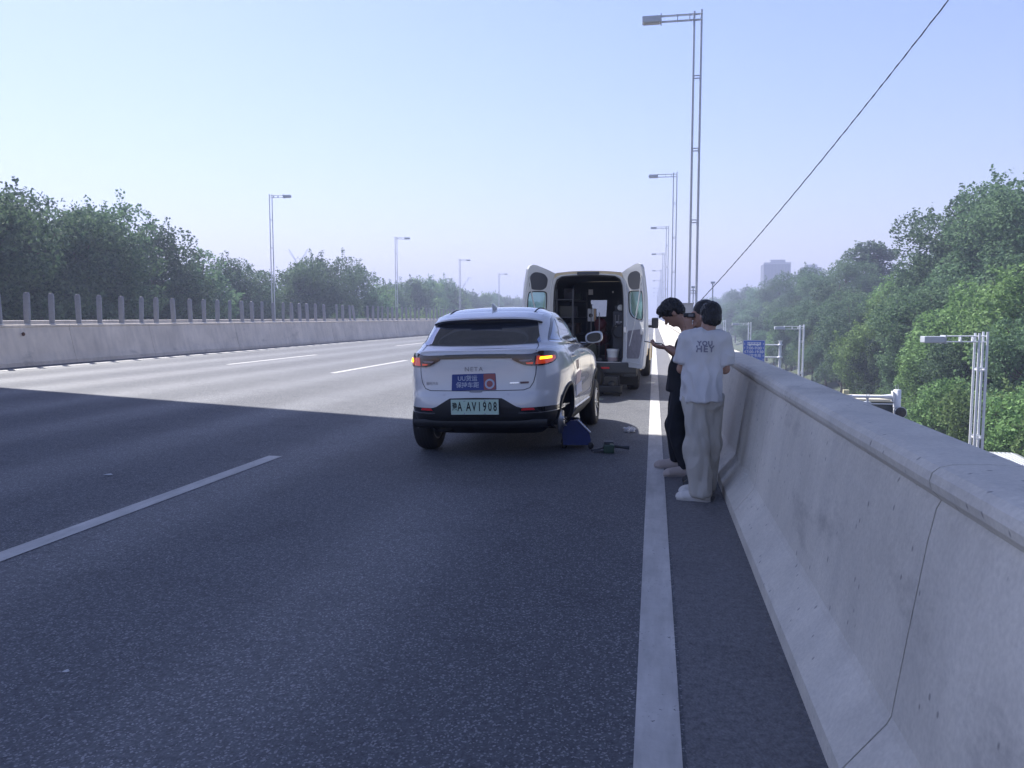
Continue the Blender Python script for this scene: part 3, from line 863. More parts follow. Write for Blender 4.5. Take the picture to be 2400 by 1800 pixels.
def nth(k): return str(k) + {1: "st", 2: "nd", 3: "rd"}.get(k % 10 if k not in (11, 12, 13) else 0, "th")
def tree(kind, var, x, y, ztop, label, group, cat="tree", z0=-6.0, wide=1.0):
    tm, cm = TV[kind][var % len(TV[kind])]
    Hh = BASEH[kind] if not (kind == 'slim' and var % 2) else 12
    s = (ztop - z0) / Hh
    t = thing("shrub" if cat == "shrub" else ("poplar_tree" if kind in ("big", "slim") else "broadleaf_tree"), label, cat, (x, y, z0), random.uniform(0, 6.28), group)
    t.scale = (s * wide, s * wide, s)
    for nm, me in (("trunk", tm), ("crown", cm)):
        o = bpy.data.objects.new(nm, me); COL.objects.link(o); o.parent = t
    tree_k[0] += 1
    return t
GLT = "trees beyond the opposite carriageway"
LT = [(-40, 36, 9.8), (-40.0, 42.7, 10.2), (-41.0, 46.9, 10.9), (-40.0, 50.2, 10.6), (-41.0, 53.5, 10.7), (-40.0, 58.0, 9.7), (-39.5, 62.4, 6.6), (-41.0, 66.4, 8.9), (-41.5, 74.8, 8.2),
      (-40.0, 84.2, 9.3), (-39.0, 90.1, 9.7), (-39.0, 98.2, 9.1), (-38.0, 104.9, 6.8)]
lab = ["tall dark poplar cut off by the photo's left edge", "tall leafy poplar at the far left whose ragged top sticks up highest", "broad dark poplar just right of the highest left treetop",
       "dark poplar behind the fourth and fifth grey blades", "wide poplar with a flat bushy top in the left clump", "lower poplar at the dip between the two left tops", "slender airy poplar on the falling slope of the left clump",
       "thin see-through tree ending the left clump, sky showing through", "bushy tree left of the largest left lamp, starting the second left clump", "bushy tree directly behind the largest left lamp",
       "highest tree of the second left clump, right of the largest left lamp", "rounded tree at the middle of the second left clump", "small dark tree ending the second left clump"]
for i, ((x, y, z), lb_) in enumerate(zip(LT, lab)):
    k = 'slim' if i in (6, 7, 12) else 'big'
    tree(k, i if k == 'big' else 1, x, y, z, lb_, GLT, wide=1.0 if k == 'big' else 1.15)
# second rank closing the view at ground level
for i in range(16):
    y = 30 + i * 6.2
    if 60 < y < 73: continue
    tree('mid', i, -46.5 - random.uniform(0, 2.5), y + random.uniform(-1, 1), 4.2 + random.uniform(-1.5, 2.0), "dark lower tree behind the tall left poplars, %s from the left" % nth(i + 1), GLT + ", back rank")
FT = [(-42, 118, 7.4), (-42.5, 126, 8.0), (-42.0, 134, 8.9), (-43, 143, 9.8), (-43.0, 152, 10.2), (-43, 160, 9.6), (-43.0, 169, 9.1), (-44, 180, 8.6), (-44.0, 192, 8.6), (-45, 205, 8.9), (-45, 218, 9.1), (-46.0, 232, 9.2), (-46, 248, 9.0),
      (-46.0, 266, 9.0), (-47, 286, 9), (-47, 308, 9), (-47, 332, 9), (-46, 358, 9), (-46, 385, 9.5), (-45, 415, 9.5), (-42, 450, 9), (-38, 480, 8.5)]
for i, (x, y, z) in enumerate(FT):
    tree('big' if i % 3 else 'mid', i, x, y, z, "hazy rounded tree left of the van, %s tree of the distant left row" % nth(i + 1), GLT + ", distant row")
for i in range(22):
    y = 84 + i * 5.5
    tree('shrub', i, -34.6 + random.uniform(-.6, .6), y, 2.0 + random.uniform(-.5, .5) + 0.006 * y, "pale green bush behind the blades, %s of the low bushy row" % nth(i + 1), "pale bushes behind the blades", cat="shrub", z0=-4.6 if y < 140 else -5, wide=0.75)
GRT = "trees of the wooded bank"
RT = [((25.0, 56.5, 11.6), 'big', 0, "tall poplar at the photo's right edge, highest treetop of the right bank"), ((25.0, 63.0, 12.2), 'big', 1, "tall bushy poplar second from the right edge on the skyline"),
      ((24.0, 67.4, 11.6), 'big', 2, "dark tall poplar third from the right edge on the skyline"), ((25.5, 74.0, 10.4), 'big', 0, "tall poplar with a steep left side where the high skyline drops"),
      ((23.5, 76.2, 6.6), 'mid', 1, "mid-height tree under the steep drop of the right skyline"), ((28.0, 110.5, 13.6), 'slim', 0, "narrow dark tree with spiky top standing above its neighbours"),
      ((22.0, 80.1, 6.6), 'slim', 1, "slender pale tree right of the spiky dark tree"), ((24.0, 107.3, 9.6), 'big', 1, "rounded tree in front of the spiky dark tree"), ((24.0, 121.4, 9.5), 'big', 0, "rounded tree left of the spiky dark tree"),
      ((25.0, 140.0, 10.6), 'big', 2, "tree hiding the foot of the paler high-rise"), ((25.0, 167.4, 10.2), 'big', 1, "hazy tree right below the grey-blue high-rise"), ((25.0, 196.4, 10.2), 'big', 0, "hazy tree left below the grey-blue high-rise"),
      ((26.0, 241.9, 11.2), 'big', 2, "far hazy tree left of the high-rise"), ((27.0, 300, 11.6), 'big', 1, "far pale tree where the overhead cable meets the treetops"), ((27, 360, 12), 'big', 0, "far pale tree just right of the lamp cabinet"),
      ((28.0, 431.1, 12.6), 'big', 1, "farthest pale tree of the right bank behind the men's heads")]
for (p, k, v, lb_) in RT: tree(k, v, *p, lb_, GRT, z0=-3.6, wide=1.12 if k != 'slim' else (1.5 if v == 0 else 1.1))
# filling ranks between the named ones
for i in range(14):
    y = 52 + i * 9; tree('mid', i, 21.8 + random.uniform(-1, 1.5), y, 5.8 + random.uniform(-1.4, 1.2), "green tree of the right bank's middle rank, %s from the right edge" % nth(i + 1), GRT + ", middle rank", z0=-4.6, wide=1.15)
for i in range(12):
    y = 185 + i * 22; tree('big', i, 21 + random.uniform(-1, 1), y, 6.5 + random.uniform(-1, 1), "hazy far tree of the right bank, %s beyond the blue sign" % nth(i + 1), GRT + ", far rank", z0=-5, wide=1.2)
for i, (y, x) in enumerate([(46, 31), (54, 33), (62, 34), (90, 31), (98, 33)]):
    tree('big', i, x, y, 9.5, "poplar at the back of the right bank, %s from the right edge" % nth(i + 1), GRT + ", back rank", z0=-3.2, wide=1.2)
RM = [((19.0, 45.8, 4.9), 0, "light green tree low at the right edge, behind the nearest white lamp's head"), ((18.6, 50.7, 4.2), 3, "light green tree below the tall skyline poplars"), ((18.4, 57.9, 4.2), 1, "green tree left of the nearest white lamp's arm"),
      ((18.2, 66.6, 3.7), 0, "bright green round tree at the middle of the right bank"), ((18.0, 79.0, 3.6), 2, "dark green tree behind the second white lamp"), ((18.0, 92.8, 4.2), 2, "dark pointed tree left of the second white lamp's head"),
      ((18.0, 109.0, 3.4), 1, "green tree right of the white-shirted man's head"), ((18.0, 132.7, 3.0), 2, "dark tree just right of the white-shirted man's cap"), ((18.0, 162.3, 2.6), 1, "hazy low tree beyond the fourth white lamp")]
for (p, v, lb_) in RM: tree('mid', v, *p, lb_, GRT + ", front rank", z0=-5.6, wide=1.1)
RL = [(18.0, 41.5, 1.9), (17.0, 47.0, 1.4), (17.0, 52.6, .8), (17.2, 58.5, .8), (17.0, 64.4, 0.6), (17.0, 70.3, 0.6), (17, 76.4, .3), (17, 83, .4), (17, 90, .3), (17.2, 98, 0.2), (17, 107, 0), (17, 118, 0), (17, 130, -.2)]
for i, p in enumerate(RL): tree('mid', i + 1, *p, "leafy roadside tree just above the parapet line, %s from the right edge" % nth(i + 1), GRT + ", roadside rank", z0=-5.9, wide=.95)
RS = [((16.4, 33.0, -1.0), "light green shrub at the right edge above the minivan roof"), ((16.0, 36.6, -0.9), "light green shrub right behind the nearest four-tube lamp"), ((15.0, 39.4, -1.2), "light green shrub left of the nearest four-tube lamp"),
      ((15.0, 43.4, -1.3), "pale green shrub right of the camera post's round black lamp"), ((15.4, 47.6, -2.2), "low green shrub behind the camera post")]
for i, (p, lb_) in enumerate(RS): tree('shrub', i, *p, lb_, "light shrubs beside the lower road", cat="shrub", z0=-5.9)
for i in range(9): tree('shrub', i, 17.2, 30 + 5 * i, -3.0, "dark undergrowth shrub at the foot of the right bank, %s from the right edge" % nth(i + 1), "undergrowth shrubs", cat="shrub", z0=-6)

# ------------------------------------------------------------------ haze
m = MB(); m.box((0, 750, 24), (2400, 1900, 62))
hz = m.mesh("haze"); hm = bpy.data.materials.new("haze"); hm.use_nodes = True
t = hm.node_tree; t.nodes.clear(); o_ = t.nodes.new("ShaderNodeOutputMaterial"); pv = t.nodes.new("ShaderNodeVolumePrincipled")
pv.inputs["Color"].default_value = (0.60, 0.67, 0.92, 1); pv.inputs["Density"].default_value = 0.0019; pv.inputs["Anisotropy"].default_value = 0.15
t.links.new(pv.outputs[0], o_.inputs["Volume"])
ho = obj("haze", hz, hm); tag(ho, kind="stuff")
# ------------------------------------------------------------------ white crossover car
CP = dict(
    paint=pbr("car_white_paint", (0.60, 0.605, 0.615), 0.20, coat=1.0, rvar=0.05, vscale=3),
    clad=pbr("car_cladding", (0.016, 0.017, 0.019), 0.55, var=0.25, vscale=6),
    gloss=pbr("car_gloss_black", (0.012, 0.011, 0.013), 0.12, coat=0.6),
    glass=pbr("car_dark_glass", (0.26, 0.29, 0.36), 0.03, metal=0.9),
    lens=pbr("tail_lens", (0.30, 0.03, 0.02), 0.12, coat=0.8, emit=(1.0, 0.10, 0.02), es=0.10),
    lens2=pbr("tail_lens_smoked", (0.035, 0.01, 0.014), 0.1, coat=0.8),
    amber=pbr("indicator_lit", (0.9, 0.35, 0.02), 0.4, emit=(1.0, 0.36, 0.005), es=3.2),
    refl=pbr("reflector_red", (0.62, 0.03, 0.035), 0.25, emit=None),
    chrome=pbr("chrome", (0.75, 0.76, 0.78), 0.18, metal=1.0),
    rim=pbr("rim_silver", (0.45, 0.46, 0.48), 0.3, metal=0.8),
    seam=pbr("panel_gap", (0.03, 0.03, 0.035), 0.8),
    plate=pbr("plate_green_white", (0.40, 0.56, 0.46), 0.5),
    platetxt=pbr("plate_text", (0.01, 0.016, 0.014), 0.6),
    blue=pbr("sticker_blue", (0.02, 0.045, 0.20), 0.5), red=pbr("sticker_red", (0.30, 0.09, 0.09), 0.5),
    stw=pbr("sticker_print", (0.38, 0.42, 0.52), 0.5), badge=pbr("badge_grey", (0.22, 0.22, 0.24), 0.35, metal=0.5),
)
# z : half width, rear y, front y, plan exponent
CT = [(0.22, 0.72, -0.34, 2.95, 6), (0.30, 0.775, -0.50, 3.12, 6), (0.36, 0.80, -0.665, 3.18, 6.2), (0.40, 0.81, -0.715, 3.20, 6.2), (0.46, 0.818, -0.752, 3.22, 6.2), (0.55, 0.824, -0.765, 3.22, 6.2), (0.63, 0.828, -0.755, 3.20, 6.2),
      (0.70, 0.832, -0.735, 3.16, 6), (0.80, 0.834, -0.722, 3.10, 6), (0.90, 0.832, -0.716, 2.98, 5.8), (0.97, 0.822, -0.715, 2.75, 5.6), (1.02, 0.808, -0.715, 2.35, 5.4), (1.065, 0.792, -0.712, 1.98, 5.2),
      (1.095, 0.778, -0.690, 1.86, 5.0), (1.12, 0.765, -0.62, 1.78, 4.8), (1.15, 0.765, -0.555, 1.70, 4.6), (1.20, 0.722, -0.49, 1.58, 4.6), (1.28, 0.700, -0.375, 1.38, 4.6), (1.36, 0.672, -0.255, 1.16, 4.6),
      (1.42, 0.640, -0.16, 0.98, 4.6), (1.46, 0.605, -0.07, 0.86, 4.4), (1.495, 0.535, 0.04, 0.76, 4.2), (1.52, 0.46, 0.14, 0.68, 4.0), (1.535, 0.35, 0.24, 0.60, 3.6), (1.543, 0.18, 0.34, 0.52, 3.0)]
def car_ring(z, n=132):
    w, yr, yf, e = interp(CT, z)
    P = []; yc = (yr + yf) / 2; L = (yf - yr) / 2
    for k in range(n):
        a = 2 * math.pi * k / n
        # even spacing on a superellipse
        c, s = math.cos(a), math.sin(a)
        r = (abs(c) ** e + abs(s) ** e) ** (-1 / e)
        x = w * c * r; y = yc + L * s * r
        # waist: shoulder haunch over the rear arch, slight flank hollow
        if 0.5 < z < 1.1 and abs(c) > 0.3:
            x += math.copysign(1, x) * (0.022 * math.exp(-((y - 0.0) / 0.55) ** 2) * math.exp(-((z - 0.80) / 0.16) ** 2)
                                        + 0.016 * math.exp(-((y - 2.42) / 0.5) ** 2) * math.exp(-((z - 0.80) / 0.16) ** 2)
                                        - 0.016 * math.exp(-((z - 0.62) / 0.10) ** 2) * math.exp(-((y - 1.2) / 0.7) ** 4))
        # bowed tail
        if s < -0.2: y += 0.045 * (x / w) ** 2 * (1 if z < 1.1 else 0.6) if abs(x / w) < .97 else 0.045 * (1 if z < 1.1 else .6)
        P.append((x, y, z))
    return P
zs = list(np.linspace(0.22, 1.08, 44)) + list(np.linspace(1.09, 1.543, 40))
rings = [car_ring(float(z)) for z in zs]
bmb = ringloft(rings)
raw = bmb.mesh("raw")
def weld(me):
    bm = bmesh.new(); bm.from_mesh(me); bmesh.ops.remove_doubles(bm, verts=bm.verts, dist=1e-5); bmesh.ops.recalc_face_normals(bm, faces=bm.faces[:]); bm.to_mesh(me); bm.free()
weld(raw)
def boolean(me, cutters, mats):
    """cut cylinders (list of meshes) out of a mesh"""
    o = bpy.data.objects.new("tmp", me); COL.objects.link(o)
    for m_ in mats: me.materials.append(m_)
    cs = []
    for c in cutters:
        co = bpy.data.objects.new("c", c); COL.objects.link(co); cs.append(co)
        for m_ in mats: c.materials.append(m_)
        for p in c.polygons: p.material_index = len(mats) - 1
        md = o.modifiers.new("b", 'BOOLEAN'); md.operation = 'DIFFERENCE'; md.object = co; md.solver = 'EXACT'
    bpy.context.view_layer.update()
    dg = bpy.context.evaluated_depsgraph_get()
    res = bpy.data.meshes.new_from_object(o.evaluated_get(dg))
    for co in cs: bpy.data.objects.remove(co)
    bpy.data.objects.remove(o)
    return res
def cyl(c, r, d, axis='X', seg=40):
    m = MB(); m.lathe([(r, -d / 2), (r, d / 2)], c, axis, seg, sm=False)
    v = m.v; m.add(v[:seg], [tuple(range(seg))]); m.add(v[seg:2 * seg], [tuple(range(seg))])
    me = m.mesh("c"); weld(me); return me
cut = []
for sx in (-1, 1):
    for y in (0.0, 2.42):
        cut.append(cyl((sx * 0.78, y, 0.335), 0.365, 0.42))
body_me = boolean(raw, cut, [CP['paint'], CP['clad']])
# material by height: cladding under the bumpers and along the sills
for p in body_me.polygons:
    c = p.center
    zlim = 0.485 if c.y < -0.38 else (0.30 if 0.36 < c.y < 2.06 else 0.36)
    if p.material_index == 0 and c.z < zlim: p.material_index = 1
    p.use_smooth = True
bv = bmesh.new(); bv.from_mesh(body_me); BV = BVHTree.FromBMesh(bv)
rawbm = bmesh.new(); rawbm.from_mesh(boolean(raw.copy(), [], [])); BVR = BVHTree.FromBMesh(rawbm)

def resample(P, step=0.03):
    out = []
    for a, b in zip(P, P[1:] + P[:1]):
        a = Vector(a); b = Vector(b); n = max(1, int((b - a).length / step))
        for k in range(n): out.append(tuple(a.lerp(b, k / n)))
    return out
def smooth_poly(P, it=2):
    for _ in range(it):
        Q = []
        for a, b in zip(P, P[1:] + P[:1]):
            Q += [(a[0] * .8 + b[0] * .2, a[1] * .8 + b[1] * .2), (a[0] * .2 + b[0] * .8, a[1] * .2 + b[1] * .8)]
        P = Q
    return P
def inside(p, P):
    c = False
    for (x1, y1), (x2, y2) in zip(P, P[1:] + P[:1]):
        if (y1 > p[1]) != (y2 > p[1]) and p[0] < (x2 - x1) * (p[1] - y1) / (y2 - y1) + x1: c = not c
    return c
def fill2d(P, step=0.03):
    P = resample(P, step)
    xs = [p[0] for p in P]; ys = [p[1] for p in P]; pts = [Vector(p) for p in P]; n = len(P)
    x = min(xs) + step / 2
    j = 0
    while x < max(xs):
        y = min(ys) + step / 2 * (1 + j % 2)
        while y < max(ys):
            if inside((x, y), P): pts.append(Vector((x, y)))
            y += step
        x += step; j += 1
    v, e, f, *_ = delaunay_2d_cdt(pts, [], [list(range(n))], 1, 1e-5)
    return [tuple(q) for q in v], f
def project(u, w, view, bvh, x0=None):
    if view == 'rear': o_, d_ = Vector((u, -3, w)), Vector((0, 1, 0))
    elif view == 'right': o_, d_ = Vector((3, u, w)), Vector((-1, 0, 0))
    elif view == 'left': o_, d_ = Vector((-3, u, w)), Vector((1, 0, 0))
    h, nrm, i, dist = bvh.ray_cast(o_, d_)
    if h is None:
        h, nrm, i, dist = bvh.find_nearest(o_ + d_ * 2.4)
    if nrm.dot(d_) > 0: nrm = -nrm
    return h, nrm
def decal(name, P, mat, parent, view='rear', off=0.003, base=-0.004, step=0.03, bvh=None, m=0):
    bvh = bvh or BVR
    v, f = fill2d(P, step)
    top = []; bot = []
    for (u, w) in v:
        h, nr = project(u, w, view, bvh)
        top.append(h + nr * off); bot.append(h + nr * base)
    mb = MB(); mb.add(top, f, 0, True)
    # rim
    cnt = {}
    for q in f:
        for a, b in zip(q, q[1:] + q[:1]):
            cnt[(a, b)] = 1
    n = len(v); vs = []; fs = []
    for (a, b) in list(cnt):
        if (b, a) not in cnt:
            k = len(vs); vs += [top[a], top[b], bot[b], bot[a]]; fs.append((k, k + 1, k + 2, k + 3))
    mb.add(vs, fs)
    return mb.build(name, mat, parent)
def strip(P, w):
    """2-D band of width w along polyline"""
    L = []; Rr = []
    for i, p in enumerate(P):
        a = Vector(P[max(0, i - 1)]); b = Vector(P[min(len(P) - 1, i + 1)]); d = (b - a).normalized(); nn = Vector((-d.y, d.x)) * w / 2
        L.append(tuple(Vector(p) + nn)); Rr.append(tuple(Vector(p) - nn))
    return L + Rr[::-1]
def seamline(P, parent, view='rear', w=0.007, mat=None, name="panel_gap", bvh=None, off=0.0012):
    bvh = bvh or BVR
    Q = []
    for a, b in zip(P[:-1], P[1:]):
        a = Vector(a); b = Vector(b); n = max(1, int((b - a).length / 0.025))
        Q += [tuple(a.lerp(b, k / n)) for k in range(n)]
    Q.append(tuple(P[-1])); S_ = strip(Q, w); n = len(Q)
    vs = []
    for (u, z) in S_:
        h, nr = project(u, z, view, bvh); vs.append(h + nr * off)
    mb = MB(); mb.add(vs, [(i, i + 1, 2 * n - 2 - i, 2 * n - 1 - i) for i in range(n - 1)], 0, True)
    return mb.build(name, mat or CP['seam'], parent)
def project_text(me, view, bvh, off):
    for v in me.vertices:
        h, nr = project(v.co.x, v.co.z, view, bvh) if view == 'rear' else project(v.co.y, v.co.z, view, bvh)
        v.co = h + nr * off

car = thing("white_car", "white crossover car with lit orange indicators, jacked up with its right rear wheel off", "car", (-1.77, 8.37, 0))
car.rotation_mode = 'XYZ'
roll = R(-1.6)
# roll about the left tyres' contact line (x=-0.74)
car.rotation_euler = (0, roll, R(-2.4))
_off = Matrix.Rotation(R(-2.4), 3, 'Z') @ (Vector((-0.74, 0, 0)) - Matrix.Rotation(roll, 3, 'Y') @ Vector((-0.74, 0, 0)))
car.location = Vector((-1.685, 8.37, 0)) + _off

bo = obj("body", body_me, None, car)
# tailgate glass
GP = [(-0.635, 1.170), (-0.60, 1.154), (-0.3, 1.143), (0, 1.14), (0.3, 1.143), (0.585, 1.154), (0.605, 1.168), (0.570, 1.26), (0.545, 1.345), (0.52, 1.395), (0.25, 1.425), (0, 1.43), (-0.25, 1.425), (-0.53, 1.395), (-0.555, 1.345), (-0.585, 1.26)]
decal("rear_window", GP, CP['glass'], car, off=0.006)
# roof spoiler: lofted wing over the window
m = MB(); vs = []
xsn = np.linspace(-0.59, 0.59, 25); prof = []
for x in xsn:
    k = (x / 0.59) ** 2; k4 = k ** 3
    yr = -0.30 + 0.03 * k + 0.10 * k4; zr = 1.418 - 0.012 * k - 0.030 * k4
    hroof, _n = BVR.find_nearest(Vector((x * 0.97, 0.02, 1.52)))[:2]
    yf = 0.02 + 0.02 * k; 
    h2 = BVR.ray_cast(Vector((x * .96, yf, 2)), Vector((0, 0, -1)))[0] or hroof
    h3 = BVR.ray_cast(Vector((x * .96, -2, zr - 0.055)), Vector((0, 1, 0)))[0] or hroof
    prof.append([(x * .96, yf, h2.z + 0.001), (x * .97, (yf + yr) / 2, (h2.z + zr) / 2 + 0.028), (x * .99, yr + 0.05, zr + 0.017), (x, yr + 0.01, zr + 0.006), (x, yr, zr - 0.006), (x * .985, yr + 0.02, zr - 0.022), (x * .97, yr + 0.10, zr - 0.034), (x * .96, h3.y + 0.02, zr - 0.055)])
for P in prof: vs += P
n = len(prof[0])
fs = [(j * n + i, j * n + i + 1, (j + 1) * n + i + 1, (j + 1) * n + i) for j in range(len(prof) - 1) for i in range(n - 1)]
mm_ = MB(); mm_.add(vs, fs, 0, True)
for k, f in enumerate(mm_.f):
    if k % (n - 1) >= 4: mm_.m[k] = 1
mm_.add(prof[0], [tuple(range(n))]); mm_.add(prof[-1], [tuple(range(n))])
sp = mm_.build("roof_spoiler", [CP['paint'], CP['gloss']], car)
m = MB(); m.box((0, -0.303, 1.409), (0.34, 0.012, 0.010)); m.build("brake_light", CP['lens2'], sp)
# light bar and lamps
bar = [(-0.62, 1.052), (-0.3, 1.060), (0, 1.063), (0.3, 1.060), (0.62, 1.052), (0.62, 1.0), (0.38, 1.018), (0, 1.024), (-0.38, 1.018), (-0.62, 1.0)]
lb_ = decal("light_bar", bar, CP['gloss'], car, off=0.010)
decal("lit_strip", [(-0.6, 1.040), (0, 1.048), (0.6, 1.040), (0.6, 1.032), (0, 1.041), (-0.6, 1.032)], CP['lens2'], lb_, off=0.0125, base=0.008)
for sx in (-1, 1):
    P = [(0.36, 1.012), (0.43, 0.975), (0.49, 0.947), (0.60, 0.938), (0.68, 0.942), (0.735, 0.962), (0.76, 1.0), (0.752, 1.055), (0.72, 1.072), (0.62, 1.078), (0.60, 1.06), (0.40, 1.05)]
    if sx < 0: P = [(x + max(0, x - .6) * .35, z) for x, z in P]
    P = [(sx * x, z) for x, z in P]
    if sx < 0: P = P[::-1]
    tl = decal("tail_lamp", smooth_poly(P, 1), CP['lens2'], car, off=0.017, step=0.02)
    q = lambda pts: [(sx * x, z) for x, z in pts][:: (1 if sx > 0 else -1)]
    decal("red_lens", q([(0.585, 0.952), (0.68, 0.955), (0.725, 0.972), (0.745, 1.0), (0.740, 1.03), (0.60, 1.035)]), CP['lens'], tl, off=0.0195, base=0.014, step=0.02)
    if sx > 0: decal("indicator", q([(0.622, 0.999), (0.715, 1.005), (0.715, 1.025), (0.626, 1.021)]), CP['amber'], tl, off=0.024, base=0.015, step=0.01)
    else: decal("indicator", q([(0.700, 0.986), (0.79, 0.988), (0.79, 1.026), (0.702, 1.022)]), CP['amber'], tl, off=0.024, base=0.015, step=0.01)
    decal("clear_lens", q([(0.43, 1.0), (0.56, 1.003), (0.53, 0.985), (0.455, 0.982)]), pbr("clear_lens", (0.30, 0.24, 0.26), 0.15), tl, off=0.0195, base=0.014, step=0.015)
    decal("reversing_lens", q([(0.50, 0.972), (0.57, 0.975), (0.565, 0.955), (0.51, 0.957)]), CP['lens'], tl, off=0.0195, base=0.014, step=0.015)
# plate recess, bumper trim
T = [(-0.265, 0.628), (0, 0.634), (0.265, 0.628), (0.30, 0.61), (0.41, 0.545), (0.52, 0.515), (0.62, 0.508), (0.62, 0.48), (0.40, 0.44), (-0.40, 0.44), (-0.62, 0.48), (-0.62, 0.508), (-0.52, 0.515), (-0.41, 0.545), (-0.30, 0.61)][::-1]
decal("plate_recess", T, CP['clad'], car, off=0.004)
for sx in (-1, 1):
    q = lambda pts: [(sx * x, z) for x, z in pts][:: (1 if sx > 0 else -1)]
    fr = decal("reflector_housing", q([(0.44, 0.503), (0.46, 0.532), (0.72, 0.535), (0.80, 0.520), (0.815, 0.492), (0.78, 0.485), (0.5, 0.485)]), CP['gloss'], car, off=0.006, step=0.02)
    decal("reflector", q([(0.455, 0.507), (0.468, 0.528), (0.575, 0.530), (0.585, 0.508)]), CP['refl'], fr, off=0.009, base=0.004, step=0.015)
    decal("chrome_line", q([(0.43, 0.478), (0.43, 0.484), (0.74, 0.485), (0.80, 0.489), (0.80, 0.483), (0.74, 0.478)]), CP['chrome'], car, off=0.009, step=0.02)
# diffuser lip
m = MB()
xx = np.linspace(-0.70, 0.70, 21); vs = []
for x in xx:
    y = -0.70 + 0.05 * (x / .7) ** 2; vs += [(x, y, 0.41), (x, y - 0.02, 0.38), (x, y + 0.02, 0.325), (x, y + 0.28, 0.30)]
m.add(vs, [(j * 4 + i, j * 4 + i + 1, (j + 1) * 4 + i + 1, (j + 1) * 4 + i) for j in range(20) for i in range(3)], 0, True)
m.build("lower_bumper", CP['clad'], car)
# underside
m = MB(); m.box((0, 1.35, 0.25), (1.0, 3.0, 0.10), bev=0.02); m.tube([(-0.45, 0.0, 0.30), (0.45, 0.0, 0.30)], 0.05, 10); m.box((-0.42, -0.2, 0.30), (0.16, 0.5, 0.09), bev=0.02)
m.build("underbody", MT['black'], car)
# number plate
ybp = project(0, 0.54, 'rear', BVR)[0].y
yp = ybp - 0.030
m = MB(); m.box((0, yp, 0.545), (0.49, 0.012, 0.15), bev=0.004); pl = m.build("number_plate", CP['plate'], car)
m = MB()
for a, b, c, d in ((-0.241, 0.241, 0.613, 0.616), (-0.241, 0.241, 0.474, 0.477), (-0.241, -0.238, 0.474, 0.616), (0.238, 0.241, 0.474, 0.616)):
    m.box(((a + b) / 2, yp - 0.007, (c + d) / 2), (b - a, 0.002, d - c))
m.build("plate_border", pbr("plate_white", (0.55, 0.62, 0.58), 0.5), pl)
for x in (-0.105, 0.105):
    for z in (0.482, 0.608):
        m = MB(); m.lathe([(0, -0.008), (0.006, -0.007), (0.007, 0)], (x, yp - 0.006, z), 'Y', 8); m.build("plate_screw", CP['chrome'], pl)
tx = lambda s, size, x, z, mat, par, sx=1.0, y=yp - 0.0075, bold=0.0, name="lettering", sp=1.0: text_obj(s, size, mat, par, name=name, M=Matrix.Translation((x, y, z)) @ RX, sx=sx, bold=bold, sp=sp)
tx("豫", 0.085, -0.205, 0.546, CP['platetxt'], pl, 0.62, bold=0.0015)
tx("A", 0.125, -0.152, 0.546, CP['platetxt'], pl, 0.56, bold=0.0025)
for ch, x in zip("AV1908", (-0.062, -0.005, 0.050, 0.103, 0.157, 0.209)):
    tx(ch, 0.125, x, 0.546, CP['platetxt'], pl, 0.58, bold=0.0025)
m = MB(); m.lathe([(0, -0.001), (0.006, 0)], (-0.105, yp - 0.007, 0.546), 'Y', 10); m.build("plate_dot", pbr("plate_dot", (0.3, 0.5, 0.3), 0.5), pl)
# tailgate gap, badges
TG = [(-0.60, 0.935), (-0.595, 0.86), (-0.575, 0.78), (-0.54, 0.725), (-0.48, 0.705), (0, 0.70), (0.48, 0.705), (0.54, 0.725), (0.575, 0.78), (0.595, 0.86), (0.60, 0.935)]
seamline(TG, car); seamline([(-0.595, 1.08), (-0.60, 1.13), (-0.585, 1.16)], car); seamline([(0.595, 1.08), (0.60, 1.13), (0.585, 1.16)], car)
me = text_obj("NETA", 0.062, None, None, M=RX, me_only=True, sp=1.25, sx=1.05); me.transform(Matrix.Translation((-0.02, 0, 0.915))); project_text(me, 'rear', BVR, 0.005); me.materials.clear()
obj("lettering", me, CP['badge'], car)
me = text_obj("哪吒汽车", 0.034, None, None, M=RX, me_only=True); me.transform(Matrix.Translation((-0.46, 0, 0.773))); project_text(me, 'rear', BVR, 0.004); me.materials.clear(); obj("lettering", me, CP['badge'], car)
decal("badge", [(0.345, 0.782), (0.435, 0.784), (0.435, 0.770), (0.345, 0.768)], CP['chrome'], car, off=0.005, step=0.02)
decal("badge", [(0.445, 0.787), (0.53, 0.787), (0.53, 0.768), (0.45, 0.766)], pbr("badge_dark", (0.10, 0.05, 0.055), 0.4), car, off=0.005, step=0.02)
# magnetic sticker
st = decal("sticker", smooth_poly(resample([(-0.247, 0.866), (-0.252, 0.704), (0.21, 0.709), (0.203, 0.874)], 0.03), 2), CP['blue'], car, off=0.004)
decal("sticker_panel", smooth_poly(resample([(0.080, 0.868), (0.083, 0.711), (0.206, 0.713), (0.199, 0.869)], 0.03), 1), CP['red'], st, off=0.0055, base=0.003)
decal("sticker_emblem", [(0.143 + 0.05 * math.cos(a), 0.769 + 0.05 * math.sin(a)) for a in np.linspace(0, 2 * math.pi, 24)[:-1]], CP['stw'], st, off=0.007, base=0.004, step=0.02)
decal("sticker_emblem", [(0.143 + 0.032 * math.cos(a), 0.769 + 0.032 * math.sin(a)) for a in np.linspace(0, 2 * math.pi, 20)[:-1]], CP['red'], st, off=0.0082, base=0.005, step=0.02)
for s_, z_ in (("UU货运", 0.828), ("保持车距", 0.762)):
    me = text_obj(s_, 0.060, None, None, M=RX, me_only=True, bold=0.001); me.transform(Matrix.Translation((-0.085, 0, z_ - .006))); project_text(me, 'rear', BVR, 0.007); me.materials.clear(); obj("lettering", me, CP['stw'], st)
